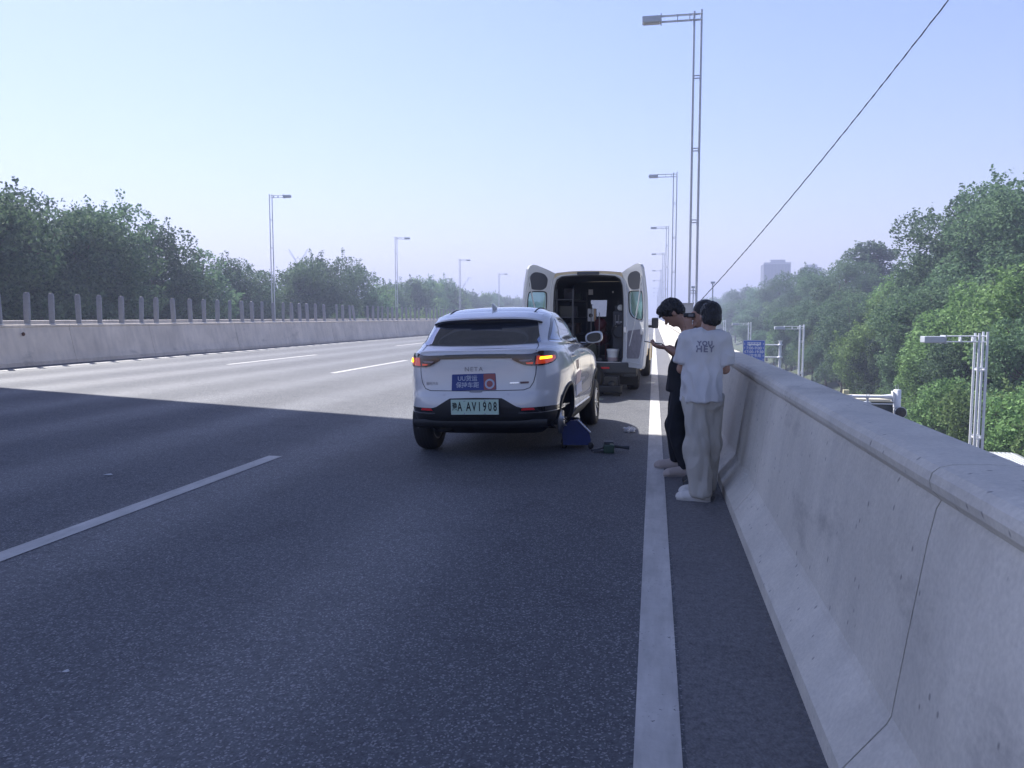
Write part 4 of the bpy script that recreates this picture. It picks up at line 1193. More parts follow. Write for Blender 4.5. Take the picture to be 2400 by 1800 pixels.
# parking sensors
for x in (-0.33, 0.33):
    decal("parking_sensor", [(x + 0.012 * math.cos(a), 0.665 + 0.012 * math.sin(a)) for a in np.linspace(0, 2 * math.pi, 14)[:-1]], pbr("sensor", (0.5, 0.5, 0.52), 0.4), car, off=0.002, step=0.02)
decal("tailgate_handle", smooth_poly([(-0.07, 0.699), (-0.06, 0.682), (0.06, 0.682), (0.07, 0.699)], 1), pbr("handle_grey", (0.25, 0.26, 0.28), 0.4), car, off=0.002, step=0.02)

# side glass on both flanks
for side in ('right', 'left'):
    SW = [(-0.30, 1.175), (0.0, 1.150), (0.9, 1.118), (1.74, 1.075), (1.60, 1.155), (1.30, 1.315), (1.02, 1.425), (0.7, 1.468), (0.3, 1.462), (0.05, 1.40), (-0.13, 1.29)]
    rev = (lambda P: P) if side == 'left' else (lambda P: P[::-1])
    fr = decal("window_surround", rev(SW), CP['gloss'], car, view=side, off=0.002, step=0.03)
    for nm, P in (("quarter_window", [(-0.24, 1.188), (0.02, 1.168), (0.10, 1.28), (0.12, 1.385), (0.02, 1.345), (-0.10, 1.27)]),
                  ("rear_door_window", [(0.07, 1.165), (0.80, 1.138), (0.80, 1.442), (0.42, 1.440), (0.18, 1.398), (0.15, 1.28)]),
                  ("front_door_window", [(0.88, 1.135), (1.60, 1.100), (1.50, 1.175), (1.22, 1.315), (0.98, 1.405), (0.88, 1.43)])):
        decal(nm, rev(P), CP['glass'], fr, view=side, off=0.0045, base=0.001, step=0.03)
    decal("windowsill_trim", rev([(-0.31, 1.163), (0.9, 1.105), (1.74, 1.062), (1.74, 1.072), (0.9, 1.115), (-0.30, 1.173)]), CP['chrome'], car, view=side, off=0.005)
    for P in ([(0.42, 0.70), (0.50, 0.40), (0.52, 0.34)], [(0.05, 1.14), (0.16, 0.98), (0.36, 0.82), (0.42, 0.70)], [(0.84, 1.12), (0.86, 0.8), (0.86, 0.34)], [(1.80, 1.05), (1.86, 0.9), (1.92, 0.5), (1.94, 0.34)], [(0.52, 0.34), (1.94, 0.34)]):
        seamline(P, car, view=side)
    for y in (0.32, 1.12):
        decal("door_handle", rev([(y, 0.985), (y + 0.19, 0.975), (y + 0.19, 0.995), (y, 1.005)]), CP['paint'], car, view=side, off=0.028, step=0.02)
    decal("side_skirt", rev([(0.38, 0.30), (2.04, 0.30), (2.04, 0.34), (1.9, 0.375), (0.55, 0.375), (0.38, 0.34)]), CP['clad'], car, view=side, off=0.012)
    decal("door_stripe", rev([(0.55, 0.40), (1.95, 0.385), (1.95, 0.378), (0.55, 0.388)]), CP['chrome'], car, view=side, off=0.010)
    if side == 'right':
        decal("door_sticker", rev([(0.50, 0.92), (0.72, 0.93), (0.72, 0.83), (0.50, 0.82)]), pbr("door_orange", (0.62, 0.45, 0.32), 0.5), car, view=side, off=0.003)
        decal("door_sticker", rev([(0.46, 0.79), (0.92, 0.80), (0.92, 0.66), (0.46, 0.65)]), pbr("door_pink", (0.56, 0.40, 0.42), 0.5), car, view=side, off=0.003)
        decal("door_sticker", rev([(0.60, 0.645), (1.10, 0.655), (1.10, 0.53), (0.60, 0.52)]), pbr("door_blue", (0.50, 0.52, 0.66), 0.5), car, view=side, off=0.003)
# arch mouldings
for sx in (-1, 1):
    for y in (0.0, 2.42):
        m = MB(); vs = []; K = 26
        for k in range(K + 1):
            a = R(-8 + 196 * k / K)
            for r_, dx in ((0.362, -0.03), (0.362, 0.014), (0.392, 0.012), (0.402, -0.004)):
                yy, zz = y + r_ * math.cos(a), 0.335 + r_ * math.sin(a)
                zz = max(zz, 0.24)
                h, nr = project(yy, max(zz, .26), 'right' if sx > 0 else 'left', BVR)
                xw = abs(h.x) if h and abs(h.x) > .6 else .74
                vs.append((sx * (xw + dx), yy, zz))
        m.add(vs, [(j * 4 + i, j * 4 + i + 1, (j + 1) * 4 + i + 1, (j + 1) * 4 + i) for j in range(K) for i in range(3)], 0, True)
        m.build("arch_trim", CP['clad'], car)
# wheels
def wheel(parent, x, y, z, face):
    m = MB()
    m.lathe([(0.205, -0.095), (0.225, -0.105), (0.275, -0.108), (0.300, -0.098), (0.315, -0.07), (0.3185, -0.02), (0.3185, 0.02), (0.315, 0.07), (0.300, 0.098), (0.275, 0.108), (0.225, 0.105), (0.205, 0.095), (0.20, 0.0), (0.205, -0.095)], (0, 0, 0), 'X', 44)
    for dx in (-0.055, -0.018, 0.018, 0.055):
        m.lathe([(0.3195, dx - 0.003), (0.3195, dx + 0.003)], (0, 0, 0), 'X', 44, m=1)
    t_ = m.build("wheel", [MT['rubber'], MT['black']], parent); t_.location = (x, y, z)
    m = MB(); f = face
    m.lathe([(0.207, f * 0.09), (0.200, f * 0.085), (0.195, f * 0.05), (0.19, -f * 0.09), (0.207, -f * 0.09)], (0, 0, 0), 'X', 40)
    for k in range(10):
        a = 2 * math.pi * k / 10 + (0.13 if k % 2 else -0.13)
        c, s = math.cos(a), math.sin(a)
        m.tube([(f * 0.062, 0.03 * c, 0.03 * s), (f * 0.080, 0.11 * c, 0.11 * s), (f * 0.088, 0.198 * c, 0.198 * s)], [0.022, 0.014, 0.015], 6)
    m.lathe([(0.0, f * 0.092), (0.03, f * 0.09), (0.04, f * 0.07), (0.04, f * 0.03)], (0, 0, 0), 'X', 20)
    m.build("rim", CP['rim'], t_)
    m = MB(); m.lathe([(0.0, f * 0.02), (0.13, f * 0.02), (0.13, 0.0), (0, 0.0)], (0, 0, 0), 'X', 30); m.build("brake_disc", pbr("disc", (0.3, 0.3, 0.31), 0.35, metal=0.9), t_)
    return t_
wheel(car, -0.735, 0.0, 0.318, -1); wheel(car, -0.735, 2.42, 0.318, -1); wf = wheel(car, 0.735, 2.42, 0.318 - 0.055, 1)
# bare hub of the missing wheel
m = MB(); m.lathe([(0.0, 0.03), (0.035, 0.03), (0.06, 0.02), (0.062, 0.0), (0.13, -0.005), (0.132, -0.012), (0.132, -0.03), (0.0, -0.03)], (0.74, 0, 0.30), 'X', 36)
for k in range(5):
    a = k * 1.2566; m.tube([(0.75, 0.045 * math.cos(a), 0.30 + 0.045 * math.sin(a)), (0.79, 0.045 * math.cos(a), 0.30 + 0.045 * math.sin(a))], 0.006, 6)
m.box((0.70, 0.11, 0.34), (0.09, 0.09, 0.14), bev=0.015)
m.build("brake_hub", pbr("brake_steel", (0.35, 0.35, 0.36), 0.35, metal=0.9), car)
m = MB(); m.box((0.40, 0, 0.47), (0.14, 0.70, 0.34), bev=0.03); m.build("wheel_well", MT['black'], car)
# door mirrors
for sx in (-1, 1):
    rings = []
    for k, (yy, s) in enumerate([(-0.045, 0.94), (-0.04, 1.0), (-0.01, 1.02), (0.03, 0.95), (0.07, 0.75), (0.095, 0.45), (0.10, 0.1)]):
        rg = []
        for j in range(32):
            a = 2 * math.pi * j / 32; c, s_ = math.cos(a), math.sin(a); r_ = (abs(c) ** 3 + abs(s_) ** 3) ** (-1 / 3)
            u = 0.108 * c * r_ * s; w = 0.073 * s_ * r_ * s
            if u < 0: w *= 1 - 0.1 * abs(u) / .1
            w += 0.01 * u / .1
            rg.append((sx * (0.905 + u), 1.70 + yy, 1.155 + w))
        rings.append(rg)
    mi = ringloft(rings).build("door_mirror", CP['paint'], car)
    P = [(x + (sx * 0.905 - x) * 0.14, 1.652, z + (1.155 - z) * 0.17) for x, y, z in rings[0]]
    m = MB(); m.add(P, [tuple(range(32))]); m.build("mirror_glass", pbr("mirror_glass", (0.03, 0.035, 0.04), 0.05), mi)
    m = MB(); m.tube([(sx * 0.74, 1.72, 1.05), (sx * 0.80, 1.71, 1.06), (sx * 0.87, 1.71, 1.10)], [0.05, 0.035, 0.028], 10); m.build("mirror_stalk", CP['gloss'], mi)
# roof features
m = MB(); m.tube([(0, 0.15, 1.53), (0, 0.08, 1.565), (0, 0.02, 1.575)], [0.03, 0.016, 0.004], 8); m.build("antenna_fin", CP['paint'], car)
seamline([(-0.50, 1.47), (-0.3, 1.478), (0.3, 1.478), (0.50, 1.47)], car)
for sx in (-1, 1):
    m = MB(); pts = []
    for y in np.linspace(-0.02, 0.95, 12):
        h = BVR.ray_cast(Vector((sx * 0.47, y, 2)), Vector((0, 0, -1)))[0]
        if h: pts.append(h + Vector((0, 0, 0.004)))
    m.tube(pts, 0.006, 6); m.build("roof_rail", CP['seam'], car)
# headlamps and windscreen (front, out of sight from behind but part of the car)
def fproj(x, z):
    h = BVR.ray_cast(Vector((x, 6, z)), Vector((0, -1, 0))); return h[0], h[1]
m = MB(); v, f = fill2d([(-0.62, 1.12), (0.62, 1.12), (0.50, 1.44), (-0.50, 1.44)], 0.06); tp = []
for (u, w) in v:
    h, nr = fproj(u, w); nr = nr if nr.y > 0 else -nr; tp.append(h + nr * 0.004)
m.add(tp, f, 0, True); m.build("windscreen", CP['glass'], car)
for sx in (-1, 1):
    m = MB(); v, f = fill2d([(sx * x, z) for x, z in [(0.45, 0.80), (0.74, 0.83), (0.76, 0.78), (0.48, 0.74)]][::sx], 0.04); tp = []
    for (u, w) in v:
        h, nr = fproj(u, w); tp.append(h + Vector((0, 0.006, 0)))
    m.add(tp, f, 0, True); m.build("headlight", pbr("headlight", (0.7, 0.72, 0.75), 0.1), car)

# ------------------------------------------------------------------ blue jack, impact wrench, plastic bag
BL = pbr("jack_blue", (0.010, 0.028, 0.15), 0.45, coat=0.3, var=0.3, vscale=20)
jk = thing("trolley_jack", "dark blue trolley jack on small wheels under the car's jacked right rear corner", "jack", (-0.84, 8.78, 0), R(8))
jk.scale = (0.76, 1, 0.92)
m = MB()
pr = [(-0.20, 0.05), (-0.21, 0.20), (-0.17, 0.30), (-0.10, 0.345), (0.02, 0.345), (0.17, 0.215), (0.20, 0.12), (0.195, 0.05)]
# chassis plates seen from behind: tall wedge with sloping top
for y0, y1 in ((-0.16, -0.13), (0.13, 0.16)):
    n = len(pr); m.add([(x, y, z) for y in (y0, y1) for x, z in pr], [(i, (i + 1) % n, n + (i + 1) % n, n + i) for i in range(n)] + [tuple(range(n)), tuple(range(n, 2 * n))])
m.box((0, 0, 0.09), (0.36, 0.28, 0.07), bev=0.01)
m.build("chassis", BL, jk)
m = MB(); m.box((0, 0, 0), (0.09, 0.34, 0.20), M=Matrix.Rotation(R(0), 3, 'X'), bev=0.02); lf = m.build("lift_arm", BL, jk); lf.location = (0.0, 0.02, 0.24)
m = MB(); m.tube([(0.01, -0.168, 0.352), (0.19, -0.168, 0.205)], 0.011, 8); m.build("handle", pbr("jack_bar", (0.75, 0.76, 0.8), 0.3, metal=0.6), jk)
m = MB(); m.lathe([(0, 0.35), (0.05, 0.35), (0.055, 0.335), (0.03, 0.30)], (0, 0.05, 0), 'Z', 16); m.build("saddle", MT['black'], jk)
for x, y in ((-0.185, -0.13), (0.20, -0.15), (-0.18, 0.15), (0.18, 0.15)):
    m = MB(); m.lathe([(0.0, -0.022), (0.035, -0.022), (0.043, -0.012), (0.043, 0.012), (0.035, 0.022), (0, 0.022)], (x, y, 0.043), 'Y', 18); m.build("caster", MT['black'], jk)

iw = thing("impact_wrench", "dark green cordless impact wrench lying on the road beside the jack", "impact wrench", (-0.46, 8.47, 0.0), R(6))
GN = pbr("tool_green", (0.03, 0.07, 0.05), 0.5, var=0.3, vscale=30); DK = pbr("tool_dark", (0.05, 0.055, 0.065), 0.5)
m = MB(); m.box((0, 0, 0.045), (0.115, 0.13, 0.09), bev=0.015); m.build("battery_pack", GN, iw)
m = MB(); m.box((0, 0.03, 0.105), (0.10, 0.10, 0.028), bev=0.006); m.build("body", DK, iw)
m = MB(); m.box((0.025, -0.03, 0.095), (0.03, 0.03, 0.008), bev=0.002); m.build("button", pbr("tool_light", (0.45, 0.5, 0.42), 0.4), iw)
m = MB(); m.tube([(0.05, 0.02, 0.07), (0.14, 0.03, 0.055), (0.22, 0.035, 0.05)], [0.017, 0.016, 0.024], 10); m.build("socket_extension", DK, iw)
m = MB(); m.tube([(-0.05, 0.02, 0.05), (-0.12, 0.0, 0.03), (-0.19, -0.01, 0.022)], [0.012, 0.010, 0.014], 8); m.tube([(-0.05, -0.03, 0.02), (-0.16, -0.035, 0.014)], 0.010, 8); m.build("handle", DK, iw)

g = np.random.default_rng(5)
bm = bmesh.new(); bmesh.ops.create_icosphere(bm, subdivisions=4, radius=1)
for v in bm.verts:
    p = v.co.copy()
    n1 = noise.noise(p * 2.0 + Vector((3, 1, 0))); n2 = noise.noise(p * 5.0); n3 = abs(noise.noise(p * 9.0 + Vector((5, 5, 5))))
    r_ = 0.85 + 0.5 * n1 + 0.25 * n2 - 0.35 * n3
    v.co = Vector((p.x * 0.085 * r_, p.y * 0.06 * r_, max(0.0, 0.035 + p.z * 0.045 * r_) + 0.002 * (p.z < 0)))
me = bpy.data.meshes.new("plastic_bag"); bm.to_mesh(me); bm.free()
o = obj("plastic_bag", me, glassmat("clear_plastic", (0.85, 0.87, 0.92), 0.2, 0.25)); o.location = (-0.285, 10.02, 0.001); o.rotation_euler = (0, 0, .3)
tag(o, "small crumpled clear plastic bag on the road near the white edge line", "plastic bag")
for k, (x, y, s) in enumerate([(-4.85, 6.3, 0.07), (-2.35, 2.75, 0.025), (-3.35, 3.4, 0.025)]):
    m = MB(); m.add([(-.5 * s, -.3 * s, 0.004), (.5 * s, -.4 * s, .006), (.6 * s, .2 * s, .004), (.1 * s, .45 * s, 0.010), (-.5 * s, .35 * s, 0.004), (0, 0, .18 * s)], [(0, 1, 5), (1, 2, 5), (2, 3, 5), (3, 4, 5), (4, 0, 5), (4, 3, 2, 1, 0)])
    o = m.build("paper_scrap", pbr("scrap", (0.45, 0.46, 0.48), 0.8)); o.location = (x, y, gz(x) + .002)
    tag(o, ["pale scrap flattened on the shaded road at the far left lane", "tiny pale scrap on the shaded road, nearest to the viewer", "small pale scrap on the shaded road at the left edge below the dashed line"][k], "litter")
# ------------------------------------------------------------------ service van
VP = dict(
    cream=pbr("van_cream_paint", (0.62, 0.50, 0.30), 0.35, coat=0.5, var=0.06), white=pbr("van_white_paint", (0.66, 0.68, 0.70), 0.35, coat=0.4, var=0.05, vscale=5),
    liner=pbr("van_liner", (0.035, 0.04, 0.05), 0.8, var=0.3), trim=pbr("van_trim", (0.07, 0.075, 0.09), 0.6), seal=pbr("rubber_seal", (0.015, 0.015, 0.017), 0.6),
    carpet=pbr("worn_panel", (0.26, 0.25, 0.28), 0.9, var=0.5, vscale=16, bump=0.5, bscale=30), tint=glassmat("teal_glass", (0.22, 0.42, 0.42), 0.45, 0.05),
    clear=glassmat("clear_glass", (0.12, 0.14, 0.15), 0.8, 0.02), steel=pbr("steel", (0.55, 0.56, 0.58), 0.35, metal=0.9),
)
van = thing("service_van", "cream and white service van with both rear doors open, parked ahead of the white car", "van", (-1.24, 15.12, 0), R(-2.4))
def vsec(y):
    """half outline (x, z) of the van's skin, bottom to roof centre"""
    w = interp([(0.0, 0.93, 2.33), (0.15, 0.955, 2.335), (0.6, 0.97, 2.34), (3.2, 0.97, 2.33), (3.5, 0.965, 2.26), (4.2, 0.94, 1.72), (4.55, 0.92, 1.36), (5.1, 0.88, 1.17), (5.45, 0.80, 1.02), (5.58, 0.70, 0.85)], y)
    W_, Hh = w; k = (Hh - 0.45) / (2.33 - 0.45)
    base = [(0.90, 0.45), (0.985, 0.62), (1.0, 0.85), (1.0, 1.1), (0.985, 1.35), (0.95, 1.6), (0.905, 1.85), (0.865, 2.02), (0.83, 2.16), (0.77, 2.25), (0.65, 2.30), (0.40, 2.322), (0.2, 2.33), (0.0, 2.333)]
    return [(x * W_, 0.45 + (z - 0.45) * k) for x, z in base]
ys = [0.0, 0.08, 0.3, 0.7, 1.2, 2.0, 2.8, 3.2, 3.4, 3.6, 3.8, 4.0, 4.2, 4.35, 4.55, 4.8, 5.1, 5.3, 5.45, 5.55]
V_ = []; n = 27
for y in ys:
    h = vsec(y); V_ += [(-x, y, z) for x, z in h] + [(x, y, z) for x, z in h[-2::-1]]
skin = []; ws = []; sg_ = []
for j in range(len(ys) - 1):
    for i in range(n - 1):
        f = (j * n + i, j * n + i + 1, (j + 1) * n + i + 1, (j + 1) * n + i)
        yc = (ys[j] + ys[j + 1]) / 2; k = min(i, n - 2 - i)
        if 3.5 < yc < 4.5 and k >= 7: ws.append(f)
        elif 3.2 < yc < 4.2 and 3 <= k < 7: sg_.append(f)
        else: skin.append(f)
def sub(fs):
    idx = sorted({i for f in fs for i in f}); mp = {a: b for b, a in enumerate(idx)}
    m = MB(); m.add([V_[i] for i in idx], [tuple(mp[i] for i in f) for f in fs], 0, True); return m
m = sub(skin); m.add([V_[-n + i] for i in range(n)], [tuple(range(n))]); m.build("body", VP['cream'], van)
sub(ws).build("windscreen", VP['clear'], van); sub(sg_).build("side_window", VP['clear'], van)
# rear frame between skin and opening
def inner(s=1.0):
    return [(0.64, 0.60), (0.665, 0.68), (0.67, 1.2), (0.665, 1.75), (0.65, 2.02), (0.63, 2.13), (0.59, 2.195), (0.50, 2.232), (0.25, 2.248), (0, 2.25)]
IO = inner(); IO = [(-x, z) for x, z in IO] + [(x, z) for x, z in IO[-2::-1]]
OO = vsec(0); OO = [(-x, z) for x, z in OO] + [(x, z) for x, z in OO[-2::-1]]
def reparam(P, n):
    L_ = [0]
    for a, b in zip(P, P[1:]): L_.append(L_[-1] + math.hypot(a[0] - b[0], a[1] - b[1]))
    out = []
    for k in range(n):
        t = L_[-1] * k / (n - 1); i = min(len(P) - 2, max(j for j in range(len(P)) if L_[j] <= t + 1e-9)); u = (t - L_[i]) / (L_[i + 1] - L_[i])
        out.append((P[i][0] + (P[i + 1][0] - P[i][0]) * u, P[i][1] + (P[i + 1][1] - P[i][1]) * u))
    return out
a = reparam(OO, 60); b = reparam(IO, 60)
m = MB(); vs = [(x, 0, z) for x, z in a] + [(x * .985 + 0, -0.015, z * .998) for x, z in [((p[0] * .45 + q[0] * .55), (p[1] * .45 + q[1] * .55)) for p, q in zip(a, b)]] + [(x, 0.0, z) for x, z in b] + [(x * .985, 0.10, z - .012) for x, z in b]
m.add(vs, [(r_ * 60 + i, r_ * 60 + i + 1, (r_ + 1) * 60 + i + 1, (r_ + 1) * 60 + i) for r_ in range(3) for i in range(59)], 0, True)
for k_ in range(59): m.m[k_] = 1
m.build("rear_frame", [VP['white'], VP['cream']], van)
m = MB(); m.tube([(x * .985, -0.004, z - .012) for x, z in reparam(IO, 40)], 0.014, 6); m.build("door_seal", VP['seal'], van)
# roof edge and lamp strip
m = MB(); m.box((0, -0.03, 2.285), (0.42, 0.04, 0.06), bev=0.012); m.build("high_brake_light", VP['trim'], van)
# load bay
m = MB(); c = reparam(IO, 50); vs = [(x * .98, 0.10, z - .012) for x, z in c] + [(x * 1.14, 0.35, z * 1.0 + .01) for x, z in c] + [(x * 1.16, 2.9, z + .01) for x, z in c]
m.add(vs, [(r_ * 50 + i, r_ * 50 + i + 1, (r_ + 1) * 50 + i + 1, (r_ + 1) * 50 + i) for r_ in range(2) for i in range(49)], 0, True)
m.build("bay_lining", VP['liner'], van)
m = MB(); m.box((0, 1.48, 0.585), (1.5, 2.9, 0.03)); m.build("load_floor", VP['trim'], van)
PW = (-0.30, 0.07, 1.47, 1.84)
v, e, f, *_ = delaunay_2d_cdt([Vector(p) for p in [(-.78, .6), (.78, .6), (.78, 2.25), (-.78, 2.25), (PW[0], PW[2]), (PW[1] - .02, PW[2]), (PW[1], PW[3]), (PW[0], PW[3])]], [], [[0, 1, 2, 3], [4, 5, 6, 7]], 0, 1e-5)
f = [q for q in f if not (PW[0] < sum(v[i][0] for i in q) / len(q) < PW[1] and PW[2] < sum(v[i][1] for i in q) / len(q) < PW[3])]
m = MB(); m.add([(p[0], 2.9, p[1]) for p in v], f); m.add([(p[0], 2.93, p[1]) for p in v], f); m.build("partition", VP['liner'], van)
for sx in (-1, 1):
    m = MB(); m.box((sx * 0.42, 3.5, 1.05), (0.48, 0.14, 0.62), bev=0.04); m.box((sx * 0.42, 3.5, 1.46), (0.26, 0.10, 0.20), bev=0.04); m.box((sx * 0.42, 3.72, 0.78), (0.48, 0.5, 0.16), bev=0.04); m.build("seat", VP['trim'], van)
m = MB(); m.box((0, 4.35, 1.08), (1.6, 0.4, 0.2), bev=0.04); m.build("dashboard", VP['trim'], van)
m = MB(); m.lathe([(0.18 + .014 * math.cos(a), .014 * math.sin(a)) for a in np.linspace(0, 6.28, 9)], (-0.42, 4.08, 1.22), 'Y', 28); m.build("steering_wheel", VP['trim'], van)
# bumper, step, lamps
m = MB(); m.box((0, -0.06, 0.50), (1.88, 0.18, 0.20), bev=0.03); m.box((0.80, 0.06, 0.46), (0.28, 0.3, 0.26), bev=0.04); m.box((-0.80, 0.06, 0.46), (0.28, 0.3, 0.26), bev=0.04)
bp_ = m.build("rear_bumper", pbr("van_bumper", (0.045, 0.05, 0.058), 0.6), van)
m = MB(); m.box((0, -0.10, 0.607), (1.30, 0.10, 0.012), bev=0.003); m.build("sill_plate", VP['steel'], bp_)
m = MB(); m.box((0.35, -0.153, 0.50), (0.16, 0.01, 0.035)); m.build("reflector", CP['refl'], bp_)
for sx in (-1, 1):
    m = MB(); m.box((sx * 0.74, 0.55, 0.30), (0.36, 0.012, 0.34)); m.build("mudflap", MT['rubber'], van)
    m = MB(); m.box((sx * 0.86, -0.02, 0.98), (0.10, 0.06, 0.34), bev=0.02); m.build("tail_lamp", CP['lens2'], van)
m = MB(); m.box((0, 2.6, 0.42), (1.3, 5.2, 0.16)); m.tube([(-.75, 1.05, 0.36), (.75, 1.05, 0.36)], 0.07, 10); m.tube([(-.75, 4.83, 0.36), (.75, 4.83, 0.36)], 0.06, 10); m.tube([(0.3, -0.1, 0.33), (0.3, 1.8, 0.33)], 0.04, 8); m.build("chassis", MT['black'], van)
for sx in (-1, 1):
    for y in (1.05, 4.83):
        m = MB(); m.lathe([(0.2, -0.11), (0.29, -0.12), (0.335, -0.10), (0.348, -0.05), (0.348, 0.05), (0.335, 0.10), (0.29, 0.12), (0.2, 0.11)], (0, 0, 0), 'X', 36)
        wo = m.build("wheel", MT['rubber'], van); wo.location = (sx * (0.80 if y < 2 else 0.84), y, 0.348)
        m = MB(); m.lathe([(0.0, sx * 0.06), (0.12, sx * 0.07), (0.15, sx * 0.04), (0.2, sx * 0.10), (0.205, -0.1)], (0, 0, 0), 'X', 24); m.build("rim", CP['rim'], wo)
        m = MB(); vs = []
        for k in range(19):
            a_ = R(180 * k / 18)
            for r_, x_ in ((0.40, 0.955), (0.40, 0.985), (0.45, 0.98), (0.47, 0.955)): vs.append((sx * x_, y + r_ * math.cos(a_), 0.42 + r_ * math.sin(a_)))
        m.add(vs, [(j * 4 + i, j * 4 + i + 1, (j + 1) * 4 + i + 1, (j + 1) * 4 + i) for j in range(18) for i in range(3)], 0, True); m.build("arch_trim", VP['cream'], van)
    m = MB(); m.box((sx * 1.10, 3.95, 1.32), (0.16, 0.09, 0.25), bev=0.035); m.box((sx * 1.00, 3.97, 1.24), (0.16, 0.05, 0.06), bev=0.01); m.build("door_mirror", VP['trim'], van)
# rear doors
def fill_holes(P, holes, step=0.06):
    P = resample(P, step); pts = [Vector(p) for p in P]; loops = [list(range(len(P)))]
    for h in holes:
        h = resample(h, step); loops.append(list(range(len(pts), len(pts) + len(h)))); pts += [Vector(p) for p in h]
    xs = [p[0] for p in P]; yy = [p[1] for p in P]
    for x in np.arange(min(xs) + .03, max(xs), step):
        for y in np.arange(min(yy) + .03, max(yy), step):
            if inside((x, y), P) and not any(inside((x, y), h) for h in holes): pts.append(Vector((x, y)))
    v, e, f, *_ = delaunay_2d_cdt(pts, [], loops, 1, 1e-5)
    v = [tuple(q) for q in v]
    f = [q for q in f if not any(inside((sum(v[i][0] for i in q) / len(q), sum(v[i][1] for i in q) / len(q)), h) for h in holes)]
    return v, f
def door(sx):
    hx = lambda z: interp([(0.5, 0.71), (1.9, 0.70), (2.15, 0.665), (2.35, 0.62)], z)[0]
    fx = lambda z: interp([(0.5, 1.07), (1.2, 1.12), (1.7, 1.11), (2.1, 1.07), (2.42, 1.02)], z)[0]
    def pt(u, z, t=0.0):
        U = u / 0.70
        p = Vector((sx * (hx(z) + (fx(z) - hx(z)) * U), -0.02 - 0.60 * U, z))
        nn = Vector((-sx * 0.60, -0.40, 0)).normalized()       # towards the inner (visible) side
        return p + nn * t
    out_ = [(0.0, 0.56), (0.03, 0.52), (0.66, 0.52), (0.70, 0.57), (0.70, 2.20), (0.70, 2.34), (0.67, 2.405), (0.60, 2.425), (0.50, 2.42), (0.25, 2.36), (0.0, 2.29)]
    win = smooth_poly(resample([(0.13, 1.30), (0.60, 1.26), (0.60, 1.86), (0.12, 1.88)], 0.12), 2)
    win = smooth_poly([(0.14, 1.55), (0.30, 1.44), (0.56, 1.40), (0.62, 1.46), (0.62, 1.88), (0.58, 1.93), (0.17, 1.94), (0.13, 1.88)], 2)
    d_ = thing_part = bpy.data.objects.new("rear_door", None)
    v, f = fill_holes(out_, [win])
    m = MB()
    inn = [pt(u, z, 0.0) for u, z in v]; outv = [pt(u, z, -0.055) for u, z in v]
    m.add(inn, f, 0, True); m.add(outv, f, 1, True)
    cnt = {(a, b) for q in f for a, b in zip(q, q[1:] + q[:1])}
    for (a, b) in cnt:
        if (b, a) not in cnt: m.add([inn[a], inn[b], outv[b], outv[a]], [(0, 1, 2, 3)])
    d = m.build("rear_door", [VP['white'], VP['cream']], van)
    def piece(nm, P, t0, t1, mat, par=None):
        v, f = fill_holes(P, []); m = MB(); A_ = [pt(u, z, t1) for u, z in v]; B_ = [pt(u, z, t0) for u, z in v]; m.add(A_, f, 0, True)
        cnt = {(a, b) for q in f for a, b in zip(q, q[1:] + q[:1])}
        for (a, b) in cnt:
            if (b, a) not in cnt: m.add([A_[a], A_[b], B_[b], B_[a]], [(0, 1, 2, 3)])
        return m.build(nm, mat, d)
    v, f = fill_holes(win, []); m = MB(); m.add([pt(u, z, -0.035) for u, z in v], f, 0, True); m.build("window", VP['tint'], d)
    m = MB(); w2 = resample(win, 0.03); m.tube([pt(u, z, 0.0) for u, z in w2 + [w2[0]]], 0.011, 6, caps=False); m.build("window_seal", VP['seal'], d)
    piece("upper_recess", smooth_poly([(0.16, 2.02), (0.28, 1.96), (0.56, 1.97), (0.63, 2.06), (0.63, 2.24), (0.52, 2.30), (0.28, 2.27), (0.16, 2.18)], 2), -0.01, 0.006, VP['trim'])
    piece("lower_panel", smooth_poly(resample([(0.08, 0.68), (0.54, 0.70), (0.60, 1.14), (0.58, 1.24), (0.10, 1.20)], 0.15), 1), -0.01, 0.007, VP['carpet'])
    m = MB(); fr = [(0.06, 0.62), (0.63, 0.60), (0.655, 1.15), (0.655, 2.2)]
    m.tube([pt(u, z, 0.004) for u, z in resample(fr, .1)[:34]], 0.014, 6); m.tube([pt(0.05, z, 0.004) for z in np.linspace(0.62, 2.15, 12)], 0.014, 6); m.build("stiffening_rib", VP['white'], d)
    m = MB(); p = pt(0.03, 1.22, 0.02); m.box(p, (0.05, 0.06, 0.12), bev=0.008); p = pt(0.60, 1.19, 0.015); m.box(p, (0.05, 0.04, 0.10), bev=0.01); m.build("door_latch", VP['steel'], d)
    for z in (0.8, 1.55, 2.05):
        m = MB(); p = pt(-0.01, z, -0.03); m.box(p, (0.06, 0.06, 0.11), bev=0.01); m.build("hinge", VP['white'], d)
    return d
door(-1); door(1)
